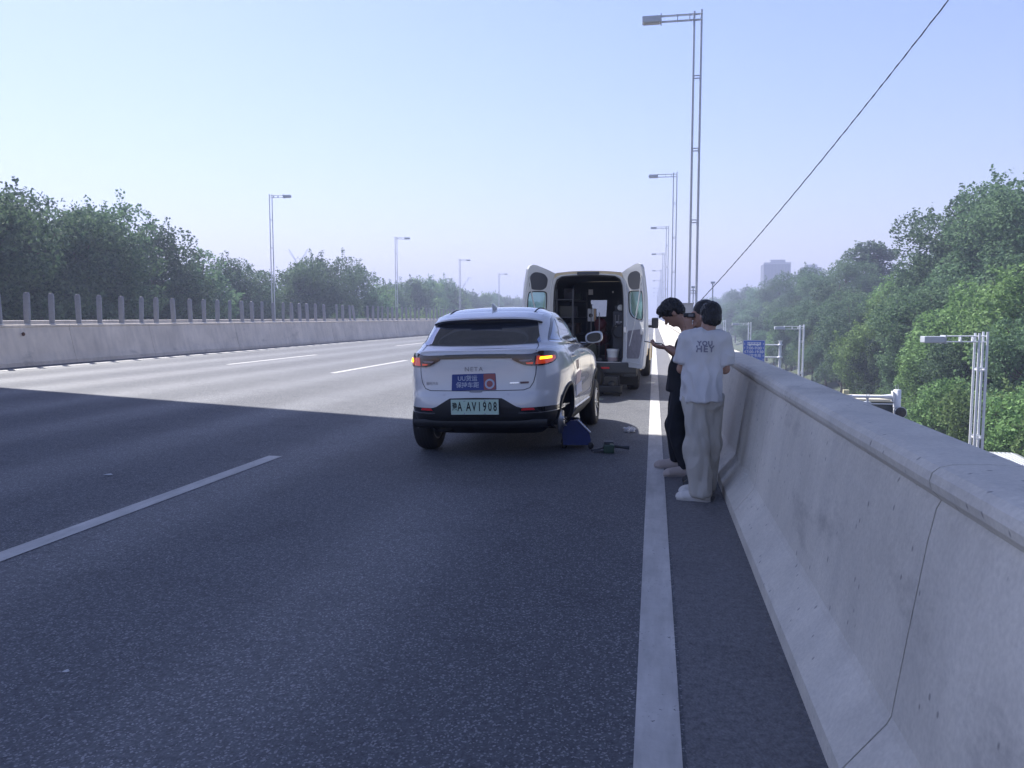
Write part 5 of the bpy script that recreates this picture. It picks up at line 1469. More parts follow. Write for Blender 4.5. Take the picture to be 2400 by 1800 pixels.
# fittings inside
m = MB()
for x in (-0.66, -0.34):
    for y in (0.35, 2.5): m.box((x, y, 1.3), (0.03, 0.03, 1.4))
for z in (0.75, 1.1, 1.45, 1.8): m.box((-0.50, 1.42, z), (0.36, 2.2, 0.02))
m.build("shelving", VP['trim'], van)
m = MB()
for x in (0.42, 0.68): m.box((x, 1.7, 1.2), (0.03, 0.03, 1.2))
m.box((0.56, 1.5, 1.12), (0.30, 1.6, 0.9), bev=0.02)
m.build("tool_cabinet", pbr("van_cabinet", (0.05, 0.055, 0.07), 0.5), van)
m = MB(); m.lathe([(0, 0), (0.055, 0), (0.06, 0.012), (0.055, 0.02), (0, 0.02)], (0.56, 0.62, 1.64), 'Y', 20); m.build("round_lamp", pbr("lamp_white", (0.75, 0.76, 0.72), 0.4), van)
m = MB(); m.box((0.53, 0.69, 1.36), (0.13, 0.01, 0.03)); m.build("drawer_label", pbr("drawer_label", (0.5, 0.52, 0.58), 0.5), van)
for (x, z) in ((-0.30, 2.02), (0.20, 2.02)):
    m = MB(); m.box((x, 2.88, z), (0.03 if x > 0 else .1, 0.02, 0.04 if x > 0 else .12)); m.build("roof_clip", VP['steel'], van)
def inthing(nm, lab, cat, mb, mat, loc, rz=0):
    M4 = Matrix.Translation((-1.24, 15.12, 0)) @ Matrix.Rotation(R(-2.4), 4, 'Z')
    p = M4 @ Vector(loc); o = mb.build(nm, mat, None); o.location = p; o.rotation_euler = (0, 0, R(-2.4) + rz); tag(o, lab, cat); return o
m = MB(); m.lathe([(0, 0), (0.095, 0), (0.105, 0.10), (0.115, 0.20), (0.122, 0.205), (0.122, 0.245), (0.0, 0.25)], seg=24)
o = inthing("bucket", "white plastic bucket with a lid on the van floor, right rear corner", "bucket", m, pbr("bucket_white", (0.70, 0.72, 0.74), 0.4), (0.46, 0.22, 0.60))
m = MB(); m.lathe([(0.107, 0.02), (0.112, 0.085)], seg=24); m.build("label", pbr("bucket_label", (0.42, 0.33, 0.33), 0.5), o)
m = MB(); m.lathe([(0, -0.36), (0.10, -0.34), (0.15, -0.26), (0.15, 0.26), (0.10, 0.34), (0, 0.36)], (0, 0, 0.42), 'Y', 24)
m.box((0, 0, 0.66), (0.22, 0.3, 0.20), bev=0.03); m.lathe([(0, -.03), (.12, -.03), (.12, .03), (0, .03)], (0.0, -0.2, 0.72), 'Y', 20)
for x in (-.12, .12): m.tube([(x, -.25, 0), (x, -.25, .3)], .015, 6); m.tube([(x, .25, 0), (x, .25, .3)], .015, 6)
inthing("air_compressor", "dark red air compressor standing in the middle of the van's load bay", "compressor", m, pbr("compressor_red", (0.10, 0.015, 0.02), 0.4), (0.12, 1.25, 0.60))
m = MB(); m.box((0, 0, 0.14), (0.17, 0.12, 0.26), bev=0.01)
o = inthing("white_case", "small white case with an orange stripe on top of the compressor", "case", m, pbr("case_white", (0.55, 0.57, 0.6), 0.5), (-0.06, 1.15, 1.36))
m = MB(); m.box((0.065, -0.063, 0.14), (0.03, 0.006, 0.24)); m.build("stripe", pbr("case_orange", (0.6, 0.35, 0.15), 0.5), o)
m = MB(); m.lathe([(0, 0), (.04, 0), (.05, .03), (.03, .06), (0, .07)], (-0.02, -0.068, 0.13), 'Y', 14); m.build("dial", MT['black'], o)
m = MB(); m.tube([(0, 0, 0), (0, 0, 1.02)], 0.008, 8); m.tube([(0.16, 0, 0), (0.16, 0, 0.95)], 0.008, 8); m.tube([(0, 0, 1.02), (0.02, -0.1, 1.1)], 0.016, 8); m.box((0.08, 0, 0.03), (0.3, 0.2, 0.05), bev=.01); m.box((0.08, 0, 0.5), (0.18, 0.02, 0.03))
inthing("hand_truck", "thin steel hand truck standing upright in the van's load bay", "hand truck", m, pbr("dull_steel", (0.22, 0.22, 0.24), 0.5, metal=.5), (0.0, 0.5, 0.60))
m = MB(); m.box((0, 0, 0.17), (0.32, 0.26, 0.34), bev=0.06); m.tube([(-0.1, 0, .33), (-.06, 0, .42), (.06, 0, .42), (.1, 0, .33)], .012, 6)
inthing("tool_bag", "dark olive tool bag standing on the van's rear sill beside the car mirror", "tool bag", m, pbr("olive_canvas", (0.035, 0.04, 0.03), 0.9, var=.3), (0.0, 0.16, 0.60))
for k, (y, z, w, c, lb2) in enumerate([(0.5, 0.76, .28, (0.03, 0.05, 0.04), "dark green toolbox on the van's lowest left shelf"), (0.9, 1.11, .24, (0.05, 0.05, 0.06), "dark grey box on the van's second left shelf"), (0.6, 1.46, .22, (0.06, 0.06, 0.05), "dark box on the van's third left shelf"), (1.7, 1.11, .3, (0.08, 0.04, 0.03), "brown box deep on the van's second left shelf")]):
    m = MB(); m.box((0, 0, 0.11), (0.26, w, 0.22), bev=0.015); m.box((0, -w / 2, 0.15), (0.06, 0.02, 0.03)); inthing("storage_box", lb2, "box", m, pbr("box%d" % k, c, 0.6), (-0.5, y, z))
# things standing behind the van
m = MB(); m.box((0, 0, 0.13), (0.40, 0.42, 0.13), bev=0.02); m.tube([(-0.15, -.1, .18), (-0.13, 0, .36), (0.13, 0, .36), (0.15, -.1, .18)], 0.013, 8); m.lathe([(0, -.05), (.07, -.05), (.07, .05), (0, .05)], (0.03, -0.15, 0.22), 'Y', 16)
o = inthing("equipment_trolley", "low black equipment trolley on casters behind the van's bumper", "trolley", m, MT['black'], (0.48, -0.32, 0.0))
for x, y in ((-.17, -.17), (.17, -.17), (-.17, .17), (.17, .17)):
    m = MB(); m.lathe([(0, -.018), (.03, -.018), (.034, 0), (.03, .018), (0, .018)], (x, y, .034), 'X', 16); m.build("caster", MT['rubber'], o)
m = MB(); m.box((0, 0, 0.018), (0.30, 0.22, 0.036), bev=0.006); m.box((0.05, 0.02, 0.045), (0.16, 0.12, 0.02), bev=.004)
inthing("metal_ramp", "flat grey metal plate lying on the road behind the van", "plate", m, pbr("ramp_grey", (0.35, 0.36, 0.40), 0.5, metal=.3), (0.10, -0.42, 0.0), .15)
wr = thing("car_wheel", "loose car wheel with silver rim standing on the road behind the van", "wheel", (-1.22, 14.83, 0.315), R(70))
m = MB(); m.lathe([(0.205, -0.095), (0.225, -0.105), (0.275, -0.108), (0.300, -0.098), (0.3155, -0.07), (0.3185, 0), (0.3155, 0.07), (0.300, 0.098), (0.275, 0.108), (0.225, 0.105), (0.205, 0.095)], (0, 0, 0), 'X', 40); m.build("tyre", MT['rubber'], wr)
m = MB(); m.lathe([(0.207, -0.09), (0.195, -0.05), (0.19, 0.09), (0.207, 0.09)], (0, 0, 0), 'X', 36)
for k in range(5):
    a_ = 2 * math.pi * k / 5; m.tube([(-0.06, 0.03 * math.cos(a_), 0.03 * math.sin(a_)), (-0.085, 0.198 * math.cos(a_), 0.198 * math.sin(a_))], [0.03, 0.022], 6)
m.build("rim", CP['rim'], wr)

# ------------------------------------------------------------------ people (signed distance bodies, surface nets)
class Vol:
    def __init__(s, lo, hi, h=0.007):
        s.lo = np.array(lo, float); s.h = h; s.n = np.ceil((np.array(hi) - s.lo) / h).astype(int) + 1
        s.F = np.full(s.n, 1.0, np.float32)
    def _put(s, lo, hi, fn, k, op='u'):
        m_ = 0.05 + k
        a = np.maximum(0, np.floor((np.array(lo) - m_ - s.lo) / s.h).astype(int)); b = np.minimum(s.n, np.ceil((np.array(hi) + m_ - s.lo) / s.h).astype(int) + 1)
        if (b <= a).any(): return
        ax = [s.lo[i] + s.h * np.arange(a[i], b[i]) for i in range(3)]
        X, Y, Z = np.meshgrid(*ax, indexing='ij'); d = fn(X, Y, Z).astype(np.float32); sl_ = tuple(slice(a[i], b[i]) for i in range(3)); F = s.F[sl_]
        if op == 'u':
            hh = np.clip(0.5 + 0.5 * (F - d) / k, 0, 1); s.F[sl_] = F * (1 - hh) + d * hh - k * hh * (1 - hh)
        else: s.F[sl_] = np.maximum(F, -d)
    def cone(s, a, b, ra, rb, k=0.02, flat=None, cut=None, op='u'):
        a = np.array(a, float); b = np.array(b, float); ab = b - a; L2 = max(1e-9, ab @ ab)
        def fn(X, Y, Z):
            P = np.stack([X, Y, Z], -1) - a; t = np.clip((P @ ab) / L2, 0, 1); Q = P - t[..., None] * ab; fs = 1.0
            if flat is not None:
                nn = np.array(flat[:3], float); nn /= np.linalg.norm(nn); f_ = flat[3]; Q = Q + ((Q @ nn) * (1 / f_ - 1))[..., None] * nn; fs = min(1, (1 + f_) / 2)
            d = (np.linalg.norm(Q, axis=-1) - (ra + t * (rb - ra))) * fs
            if cut is not None: d = np.maximum(d, (X - cut[0][0]) * cut[1][0] + (Y - cut[0][1]) * cut[1][1] + (Z - cut[0][2]) * cut[1][2])
            return d
        r_ = max(ra, rb); s._put(np.minimum(a, b) - r_, np.maximum(a, b) + r_, fn, k, op)
    def ell(s, c, r_, Rm=None, k=0.02, op='u'):
        c = np.array(c, float); r_ = np.array(r_, float); Rm = np.eye(3) if Rm is None else np.array(Rm)
        def fn(X, Y, Z):
            P = (np.stack([X, Y, Z], -1) - c) @ Rm; q = np.linalg.norm(P / r_, axis=-1); return (q - 1) * r_.min() * np.where(q > 1, 1, 1)
        s._put(c - r_.max(), c + r_.max(), fn, k, op)
    def plane(s, p, nrm):
        ax = [s.lo[i] + s.h * np.arange(s.n[i]) for i in range(3)]
        d = (ax[0][:, None, None] - p[0]) * nrm[0] + (ax[1][None, :, None] - p[1]) * nrm[1] + (ax[2][None, None, :] - p[2]) * nrm[2]
        s.F = np.maximum(s.F, d.astype(np.float32))
    def mesh(s, name, disp=0.0, dscale=(1, 1, 1), dfreq=10, seed=0, keep=None):
        F = s.F; I = F < 0; n0, n1, n2 = F.shape
        c = np.zeros((n0 - 1, n1 - 1, n2 - 1), np.int8)
        for i in (0, 1):
            for j in (0, 1):
                for k in (0, 1): c += I[i:n0 - 1 + i, j:n1 - 1 + j, k:n2 - 1 + k]
        act = (c > 0) & (c < 8); idx = np.full(act.shape, -1, np.int64); A_ = np.argwhere(act); idx[act] = np.arange(len(A_))
        acc = np.zeros((len(A_), 3)); cn = np.zeros(len(A_))
        cor = [(i, j, k) for i in (0, 1) for j in (0, 1) for k in (0, 1)]
        for p in cor:
            for ax in range(3):
                if p[ax]: continue
                q = list(p); q[ax] = 1
                f0 = F[tuple((A_ + p).T)]; f1 = F[tuple((A_ + q).T)]; m_ = (f0 < 0) != (f1 < 0)
                t = np.where(m_, f0 / np.where(m_, f0 - f1, 1), 0); pt_ = np.array(p, float)[None].repeat(len(A_), 0); pt_[:, ax] += t
                acc[m_] += pt_[m_]; cn[m_] += 1
        V = s.lo + (A_ + acc / np.maximum(cn, 1)[:, None]) * s.h; Q = []
        for ax in range(3):
            sl0 = [slice(None)] * 3; sl1 = [slice(None)] * 3; sl0[ax] = slice(0, -1); sl1[ax] = slice(1, None)
            fl = I[tuple(sl0)] != I[tuple(sl1)]; E = np.argwhere(fl); u, w = (ax + 1) % 3, (ax + 2) % 3
            E = E[(E[:, u] > 0) & (E[:, w] > 0) & (E[:, u] < F.shape[u] - 1) & (E[:, w] < F.shape[w] - 1)]
            du = np.zeros(3, int); du[u] = 1; dw = np.zeros(3, int); dw[w] = 1
            q = np.stack([idx[tuple((E - du - dw).T)], idx[tuple((E - dw).T)], idx[tuple(E.T)], idx[tuple((E - du).T)]], 1)
            rev = ~I[tuple(E.T)]; q[rev] = q[rev][:, ::-1]; Q.append(q)
        me = npmesh(name, V, np.concatenate(Q))
        me.polygons.foreach_set("use_smooth", [True] * len(me.polygons))
        if disp > 0:
            bm = bmesh.new(); bm.from_mesh(me)
            bmesh.ops.smooth_vert(bm, verts=bm.verts, factor=0.5, use_axis_x=True, use_axis_y=True, use_axis_z=True); bm.normal_update()
            for v in bm.verts:
                p = Vector((v.co.x * dscale[0], v.co.y * dscale[1], v.co.z * dscale[2])) * dfreq + Vector((seed, seed, seed))
                a_ = noise.noise(p); b2 = noise.noise(p * 2.1 + Vector((9, 9, 9)))
                v.co += v.normal * disp * ((1 - abs(a_) * 2.2) * 0.6 + b2 * 0.4)
            bm.to_mesh(me); bm.free()
        return me
SK = pbr("skin", (0.34, 0.20, 0.145), 0.5, var=0.12, vscale=12); SK.node_tree.nodes["Principled BSDF"].inputs["Subsurface Weight"].default_value = 0.08
HAIR = pbr("black_hair", (0.010, 0.010, 0.012), 0.45, bump=1.0, bscale=90)
def basis(fwd, up):
    f = np.array(fwd, float); f /= np.linalg.norm(f); u = np.array(up, float); u -= f * (u @ f); u /= np.linalg.norm(u); r_ = np.cross(f, u); return np.stack([r_, f, u], 1)
def head(v, c, fwd, up, s=1.0, ears=True):
    """skull, jaw, face; c = head centre"""
    B_ = basis(fwd, up); L = lambda x, y, z: np.array(c) + B_ @ (np.array([x, y, z]) * s)
    v.ell(L(0, -0.012, 0.028), np.array([0.074, 0.094, 0.088]) * s, B_, 0.02)
    v.ell(L(0, 0.022, -0.035), np.array([0.060, 0.066, 0.082]) * s, B_, 0.03)
    v.ell(L(0, 0.060, -0.092), np.array([0.026, 0.026, 0.022]) * s, B_, 0.025)
    v.cone(L(0, 0.082, 0.005), L(0, 0.108, -0.038), 0.009 * s, 0.013 * s, 0.012); v.ell(L(0, 0.092, 0.022), np.array([0.045, 0.012, 0.010]) * s, B_, 0.015)
    v.ell(L(0, 0.089, -0.065), np.array([0.023, 0.010, 0.010]) * s, B_, 0.008)
    for sx in (-1, 1):
        v.ell(L(sx * 0.030, 0.088, 0.004), np.array([0.015, 0.013, 0.010]) * s, B_, 0.004, op='sub')
        v.ell(L(sx * 0.030, 0.078, 0.004), np.array([0.012, 0.012, 0.011]) * s, B_, 0.004)
        if ears: v.ell(L(sx * 0.078, 0.0, -0.012), np.array([0.010, 0.020, 0.032]) * s, B_, 0.008)
    return L, B_
def hand(v, wrist, dirv, palmn, s=1.0, curl=0.4, side=1):
    """palm plus five fingers; dirv = finger direction, palmn = palm normal"""
    d = np.array(dirv, float); d /= np.linalg.norm(d); nn = np.array(palmn, float); nn -= d * (nn @ d); nn /= np.linalg.norm(nn); lat = np.cross(d, nn) * side
    w = np.array(wrist, float)
    v.cone(w, w + d * 0.075 * s, 0.026 * s, 0.036 * s, 0.012, flat=(*nn, 0.42))
    for k, (o_, l_) in enumerate(((-0.030, 0.060), (-0.010, 0.074), (0.010, 0.078), (0.029, 0.070))):
        b0 = w + d * 0.085 * s + lat * o_ * s * -1; ang = curl * (1 + 0.15 * k); p = b0; dd = d.copy()
        for q in range(3):
            c_, s_ = math.cos(ang * (0.5 + q * .35)), math.sin(ang * (0.5 + q * .35)); dd = dd * c_ + nn * s_; dd /= np.linalg.norm(dd)
            p2 = p + dd * l_ * s * (0.45, 0.32, 0.25)[q]; v.cone(p, p2, 0.0088 * s, 0.0080 * s, 0.004); p = p2
    t0 = w + d * 0.025 * s + lat * 0.030 * s; t1 = t0 + (lat * 0.7 + d * 0.6 + nn * 0.35) * 0.038 * s; t2 = t1 + (d * .8 + nn * .5 + lat * .1) * 0.032 * s
    v.cone(t0, t1, 0.013 * s, 0.0105 * s, 0.010); v.cone(t1, t2, 0.0105 * s, 0.009 * s, 0.004)
def shoe(parent, heel, toe, mat, sole, name="shoe", ztop=0.085):
    h = Vector((heel[0], heel[1], 0)); t = Vector((toe[0], toe[1], 0)); L = (t - h).length; d = (t - h).normalized(); n_ = Vector((-d.y, d.x, 0))
    v = Vol((min(h.x, t.x) - .1, min(h.y, t.y) - .1, -0.02), (max(h.x, t.x) + .1, max(h.y, t.y) + .1, 0.2), 0.005)
    P = lambda f, s_, z: tuple(h + d * L * f + n_ * s_ + Vector((0, 0, z)))
    v.cone(P(.14, 0, .045), P(.80, 0, .032), 0.040, 0.044, 0.02); v.cone(P(.80, 0, .032), P(.90, 0, .028), 0.044, 0.034, 0.02)
    v.cone(P(.18, 0, .06), P(.30, 0, ztop), 0.038, 0.040, 0.03); v.cone(P(.3, 0, ztop - .01), P(.66, 0, .052), 0.032, 0.034, 0.02)
    v.cone(P(.27, 0, .09), P(.25, 0, .135), 0.027, 0.030, 0.006, op='sub')
    v.plane((0, 0, 0.018), (0, 0, -1))
    o = obj(name, v.mesh(name), mat, parent)
    m = MB(); P2 = []
    for k in range(28):
        a_ = 2 * math.pi * k / 28; f_ = 0.5 + 0.505 * math.cos(a_); w_ = 0.036 + 0.012 * max(0, math.cos(a_ - .0)) ; w_ *= 1 if abs(math.cos(a_)) < .9 else .9
        P2.append((f_, w_ * math.copysign(abs(math.sin(a_)) ** .7, math.sin(a_))))
    rg = [[P(f_, s_ * q, z) for f_, s_ in P2] for q, z in ((0.93, 0.0), (1.03, 0.005), (1.05, 0.022), (0.98, 0.030))]
    ringloft(rg).build("sole", sole, o)
    m = MB()
    for f_ in (.42, .5, .58): m.tube([P(f_, -.022, .078 - (f_ - .42) * .16), P(f_, 0, .092 - (f_ - .42) * .17), P(f_, .022, .078 - (f_ - .42) * .16)], .0035, 5)
    m.build("laces", sole, o)
    return o
WH = pbr("shoe_white", (0.62, 0.60, 0.57), 0.6, var=.08); WH2 = pbr("shoe_sole", (0.50, 0.49, 0.47), 0.6)
TN = pbr("shoe_tan", (0.42, 0.36, 0.33), 0.65, var=.12); TN2 = pbr("tan_sole", (0.30, 0.27, 0.26), 0.6)

# --- man in the white T-shirt
pa = thing("person", "person in white T-shirt and baggy light grey trousers, back turned, beside the parapet", "person", (0.385, 6.42, 0))
pa.scale = (0.97, 1, 0.98)
v = Vol((-0.32, -0.30, 0.0), (0.34, 0.40, 1.72), 0.007)
Lh, Bh = head(v, (0.055, 0.045, 1.485), (-0.25, 0.93, -0.28), (0, 0.30, 1), 0.98)
v.cone((0.02, -0.005, 1.32), (0.045, 0.02, 1.42), 0.062, 0.055, 0.02)
v.cone((-0.10, 0.0, 1.29), (0.12, 0.0, 1.29), 0.056, 0.056, 0.05); v.cone((0.01, 0, 1.24), (0.0, 0, 0.92), 0.13, 0.125, 0.05, flat=(0, 1, 0, .62)); v.cone((-.03, 0, .88), (.04, 0, .88), .085, .085, .05, flat=(0, 1, 0, .75))
v.cone((-0.125, 0, 1.28), (-0.165, 0.03, 1.06), 0.048, 0.040, 0.02); v.cone((-0.165, 0.03, 1.06), (-0.08, 0.22, 1.12), 0.038, 0.027, 0.015)
v.cone((0.145, 0, 1.28), (0.178, 0.015, 1.065), 0.048, 0.040, 0.02); v.cone((0.178, 0.015, 1.065), (0.08, 0.22, 1.12), 0.038, 0.027, 0.015)
hand(v, (-0.07, 0.235, 1.13), (0.6, 0.6, .4), (0.5, -.5, .3), 1, .5, 1); hand(v, (0.07, 0.235, 1.13), (-0.6, 0.6, .4), (-0.5, -.5, .3), 1, .5, -1)
for (hx_, hy_, ax_, ay_) in ((-0.07, -0.02, 0.02, -0.10), (0.08, 0.04, 0.045, 0.11)):
    v.cone((hx_ * .8, hy_, .82), ((hx_ + ax_) / 2 - .01, (hy_ + ay_) / 2, .46), .068, .055, .03); v.cone(((hx_ + ax_) / 2 - .01, (hy_ + ay_) / 2, .46), (ax_, ay_, .09), .055, .038, .02)
obj("body", v.mesh("body"), SK, pa)
v = Vol((-0.34, -0.26, 0.76), (0.38, 0.28, 1.46), 0.006)
v.cone((-0.0, -0.005, 1.20), (-0.005, 0.0, 0.98), 0.146, 0.150, 0.04, flat=(0, 1, 0, .74)); v.cone((-0.005, 0, 0.98), (0.0, 0.0, 0.72), 0.150, 0.172, 0.04, flat=(0, 1, 0, .98))
v.cone((-0.115, 0.0, 1.30), (0.135, 0.0, 1.30), 0.064, 0.062, 0.05, flat=(0, 1, 0, 1.1)); v.cone((-.05, -.015, 1.335), (0.075, -.01, 1.335), .055, .055, .04)
v.cone((-0.130, 0.0, 1.295), (-0.168, 0.02, 1.06), 0.062, 0.070, 0.020, cut=((-0.168, 0.02, 1.115), (-.2, 0, -1)))
v.cone((0.150, 0.0, 1.295), (0.186, 0.01, 1.05), 0.062, 0.070, 0.020, cut=((0.186, 0.01, 1.10), (.2, 0, -1)))
v.plane((0, 0, 0.81), (0.02, 0, -1)); v.cone((0.035, 0.02, 1.36), (0.05, 0.04, 1.48), 0.066, 0.078, 0.01, op='sub')
ts = obj("t_shirt", v.mesh("t_shirt", 0.028, (1, 1, .5), 9.5, 3), pbr("white_cotton", (0.54, 0.54, 0.55), 0.85, bump=.25, bscale=160), pa)
tb = bmesh.new(); tb.from_mesh(ts.data); TBV = BVHTree.FromBMesh(tb)
for s_, z_, sz in (("YOU", 1.272, .050), ("HEY", 1.228, .070)):
    me = text_obj(s_, sz, None, None, M=RX, me_only=True, sp=1.2, bold=.0022); me.transform(Matrix.Translation((0.008, 0, z_))); project_text(me, 'rear', TBV, 0.003); me.materials.clear(); obj("lettering", me, pbr("print_ink", (0.19, 0.19, 0.25), .8), ts)
v = Vol((-0.30, -0.30, 0.0), (0.32, 0.32, 0.90), 0.006)
v.cone((-.045, 0, .82), (.05, 0, .82), .104, .104, .05, flat=(0, 1, 0, .95))
v.cone((-0.058, -0.02, .78), (-0.045, -0.06, .45), .098, .092, .03); v.cone((-0.045, -0.06, .45), (0.0, -0.095, .07), .092, .078, .04)
v.cone((0.062, 0.03, .78), (0.06, 0.06, .45), .098, .088, .03); v.cone((0.06, 0.06, .45), (0.045, 0.11, .08), .088, .078, .04)
v.plane((0, 0, 0.05), (0, 0, -1)); v.plane((0, 0, 0.85), (0, 0, 1))
obj("trousers", v.mesh("trousers", 0.036, (1, 1, .30), 10.5, 8), pbr("light_grey_cloth", (0.43, 0.41, 0.37), 0.9, bump=.3, bscale=160), pa)
shoe(pa, (0.075, -0.125, 0), (-0.195, -0.075, 0), WH, WH2); shoe(pa, (0.10, 0.095, 0), (-0.165, 0.135, 0), WH, WH2)
v = Vol((-0.15, -0.16, 1.36), (0.24, 0.24, 1.68), 0.005)
v.ell(Lh(0, -0.016, 0.030), (0.080, 0.100, 0.090), Bh, .02); v.ell(Lh(0, -0.045, -0.035), (0.074, 0.062, 0.055), Bh, .02)
v.ell(Lh(0, 0.075, -0.05), (0.09, 0.06, 0.10), Bh, .01, op='sub')
obj("hair", v.mesh("hair", 0.010, (1.2, 1.2, .5), 38, 2), HAIR, pa)

# --- bowed man with a phone
pb = thing("person", "person in black T-shirt and black trousers bowed over a phone, seen from the side", "person", (0.25, 7.42, 0))
pb.scale = (1, 1, 0.972)
BK = pbr("black_cloth", (0.014, 0.015, 0.018), .9); NV = pbr("black_trousers", (0.010, 0.012, 0.017), .9)
v = Vol((-0.36, -0.36, 0.0), (0.30, 0.42, 1.72), 0.007)
LhB, BhB = head(v, (-0.085, 0.0, 1.535), (-0.74, -0.06, -0.67), (-0.67, 0, 0.74), 1.0)
v.cone((0.075, 0, 1.36), (-0.02, 0, 1.49), 0.060, 0.056, 0.03)
v.cone((0.09, -0.14, 1.30), (0.09, 0.14, 1.30), .058, .058, .05); v.cone((0.08, 0, 1.24), (0.03, 0, .92), .14, .125, .05, flat=(1, 0, 0, .75)); v.cone((.03, -.05, .88), (.03, .05, .88), .095, .095, .04)
v.cone((0.09, -0.17, 1.30), (0.015, -0.21, 1.14), .052, .048, .02); v.cone((0.015, -0.21, 1.14), (-0.11, -0.16, 1.205), .047, .034, .015); hand(v, (-0.115, -0.155, 1.205), (-1, .15, .16), (0.0, .35, 1), 1.12, .35, 1)
v.cone((0.09, 0.17, 1.30), (0.02, 0.21, 1.08), .048, .042, .02); v.cone((0.02, 0.21, 1.08), (-0.13, 0.05, 1.20), .040, .027, .015); hand(v, (-0.135, 0.045, 1.205), (-1, -.45, .25), (0, -.2, 1), 1.0, .45, -1)
for (hy_, kx, ky, ax_, ay_) in ((-.08, -.02, -.10, .06, -.13), (.09, -.03, .16, -.02, .24)):
    v.cone((.03, hy_, .84), (kx, ky, .47), .085, .058, .03); v.cone((kx, ky, .47), (ax_, ay_, .09), .052, .038, .02)
obj("body", v.mesh("body"), SK, pb)
v = Vol((-0.24, -0.36, 0.74), (0.36, 0.36, 1.48), 0.006)
v.cone((0.085, 0, 1.22), (0.04, 0, 1.0), .150, .145, .05, flat=(1, 0, 0, .88)); v.cone((0.04, 0, 1.0), (0.03, 0, .76), .145, .160, .04, flat=(1, 0, 0, 1.0))
v.cone((0.10, -0.14, 1.315), (0.10, 0.14, 1.315), .066, .066, .05); v.cone((.09, -.04, 1.35), (.09, .04, 1.35), .055, .055, .04)
v.cone((0.095, -0.17, 1.30), (0.01, -0.215, 1.11), .068, .078, .025, cut=((0.01, -0.215, 1.155), (-.42, -.2, -1))); v.cone((0.095, 0.17, 1.30), (0.01, 0.215, 1.08), .068, .080, .025, cut=((0.01, 0.215, 1.12), (-.42, .2, -1)))
v.plane((0, 0, .80), (0, 0, -1)); v.cone((0.055, 0, 1.39), (0.0, 0, 1.47), .066, .07, .01, op='sub')
obj("t_shirt", v.mesh("t_shirt", 0.018, (1, 1, .4), 8, 5), BK, pb)
v = Vol((-0.26, -0.32, 0.0), (0.26, 0.42, 0.90), 0.006)
v.cone((.03, -.05, .82), (.03, .05, .82), .108, .108, .05)
v.cone((.015, -.07, .78), (-.025, -.10, .45), .100, .084, .04); v.cone((-.025, -.10, .45), (.06, -.13, .10), .086, .066, .03)
v.cone((.015, .07, .78), (-.035, .16, .45), .100, .082, .04); v.cone((-.035, .16, .45), (-.02, .24, .11), .084, .062, .03)
v.plane((0, 0, .085), (0, 0, -1)); v.plane((0, 0, .865), (0, 0, 1))
obj("trousers", v.mesh("trousers", 0.022, (1, 1, .25), 9, 1), NV, pb)
shoe(pb, (0.125, -0.14, 0), (-0.145, -0.155, 0), TN, TN2); shoe(pb, (0.045, 0.235, 0), (-0.225, 0.26, 0), TN, TN2)
v = Vol((-0.34, -0.18, 1.36), (0.12, 0.18, 1.72), 0.005)
v.ell(LhB(0, -0.018, 0.036), (0.086, 0.104, 0.100), BhB, .02); v.ell(LhB(0, -0.06, -0.02), (0.070, 0.05, 0.06), BhB, .02)
v.ell(LhB(0, 0.085, -0.055), (0.10, 0.055, 0.085), BhB, .01, op='sub'); v.ell(LhB(0, 0.055, 0.090), (0.055, 0.05, 0.03), BhB, .03)
v.cone(LhB(0, 0.075, 0.075), LhB(0.01, 0.105, 0.050), .022, .010, .02); v.cone(LhB(-0.03, 0.075, 0.07), LhB(-0.035, 0.10, 0.045), .018, .008, .02)
obj("hair", v.mesh("hair", 0.012, (1, 1, .6), 38, 7), HAIR, pb)
m = MB(); m.box((0, 0, 0), (0.150, 0.072, 0.009), bev=.003); ph = m.build("phone", MT['black']); ph.location = (0.25 - 0.255, 7.42 - 0.10, 1.222); ph.rotation_euler = (0, R(8), R(-12)); tag(ph, "dark phone held flat in the bowed man's hands", "phone")
m = MB(); m.box((0, 0, 0.0048), (0.138, 0.064, 0.001)); m.build("screen", pbr("phone_screen", (0.02, 0.02, 0.03), .08), ph)

# --- person mostly hidden between the two, raising a camera
pc = thing("person", "dark-haired person in black, mostly hidden between the other two, raising a small camera", "person", (0.43, 6.90, 0))
v = Vol((-0.30, -0.30, 0.0), (0.26, 0.32, 1.66), 0.008)
LhC, BhC = head(v, (-0.02, 0.0, 1.475), (-1, -0.12, -0.06), (-.06, 0, 1), .95)
v.cone((0.01, 0, 1.30), (-.005, 0, 1.41), .055, .052, .02); v.cone((0.015, -.12, 1.26), (0.015, .12, 1.26), .052, .052, .05); v.cone((0.015, 0, 1.2), (.01, 0, .9), .125, .12, .05, flat=(1, 0, 0, .7)); v.cone((.01, -.04, .86), (.01, .04, .86), .11, .11, .04)
for sy in (-1, 1):
    v.cone((0.015, sy * .15, 1.26), (-.04, sy * .20, 1.12), .045, .038, .02); v.cone((-.04, sy * .20, 1.12), (-.13, sy * .07, 1.33), .036, .026, .015); hand(v, (-.135, sy * .062, 1.34), (-.15, -sy * .1, 1), (-.2, -sy, 0), .95, .5, sy)
    v.cone((.01, sy * .07, .82), (0, sy * .08, .45), .08, .055, .03); v.cone((0, sy * .08, .45), (.03, sy * .09, .09), .05, .037, .02)
obj("body", v.mesh("body"), SK, pc)
v = Vol((-0.26, -0.32, 0.74), (0.26, 0.32, 1.42), 0.008)
v.cone((0.02, 0, 1.18), (.01, 0, .76), .14, .14, .05, flat=(1, 0, 0, .8)); v.cone((0.015, -.13, 1.27), (0.015, .13, 1.27), .060, .060, .05)
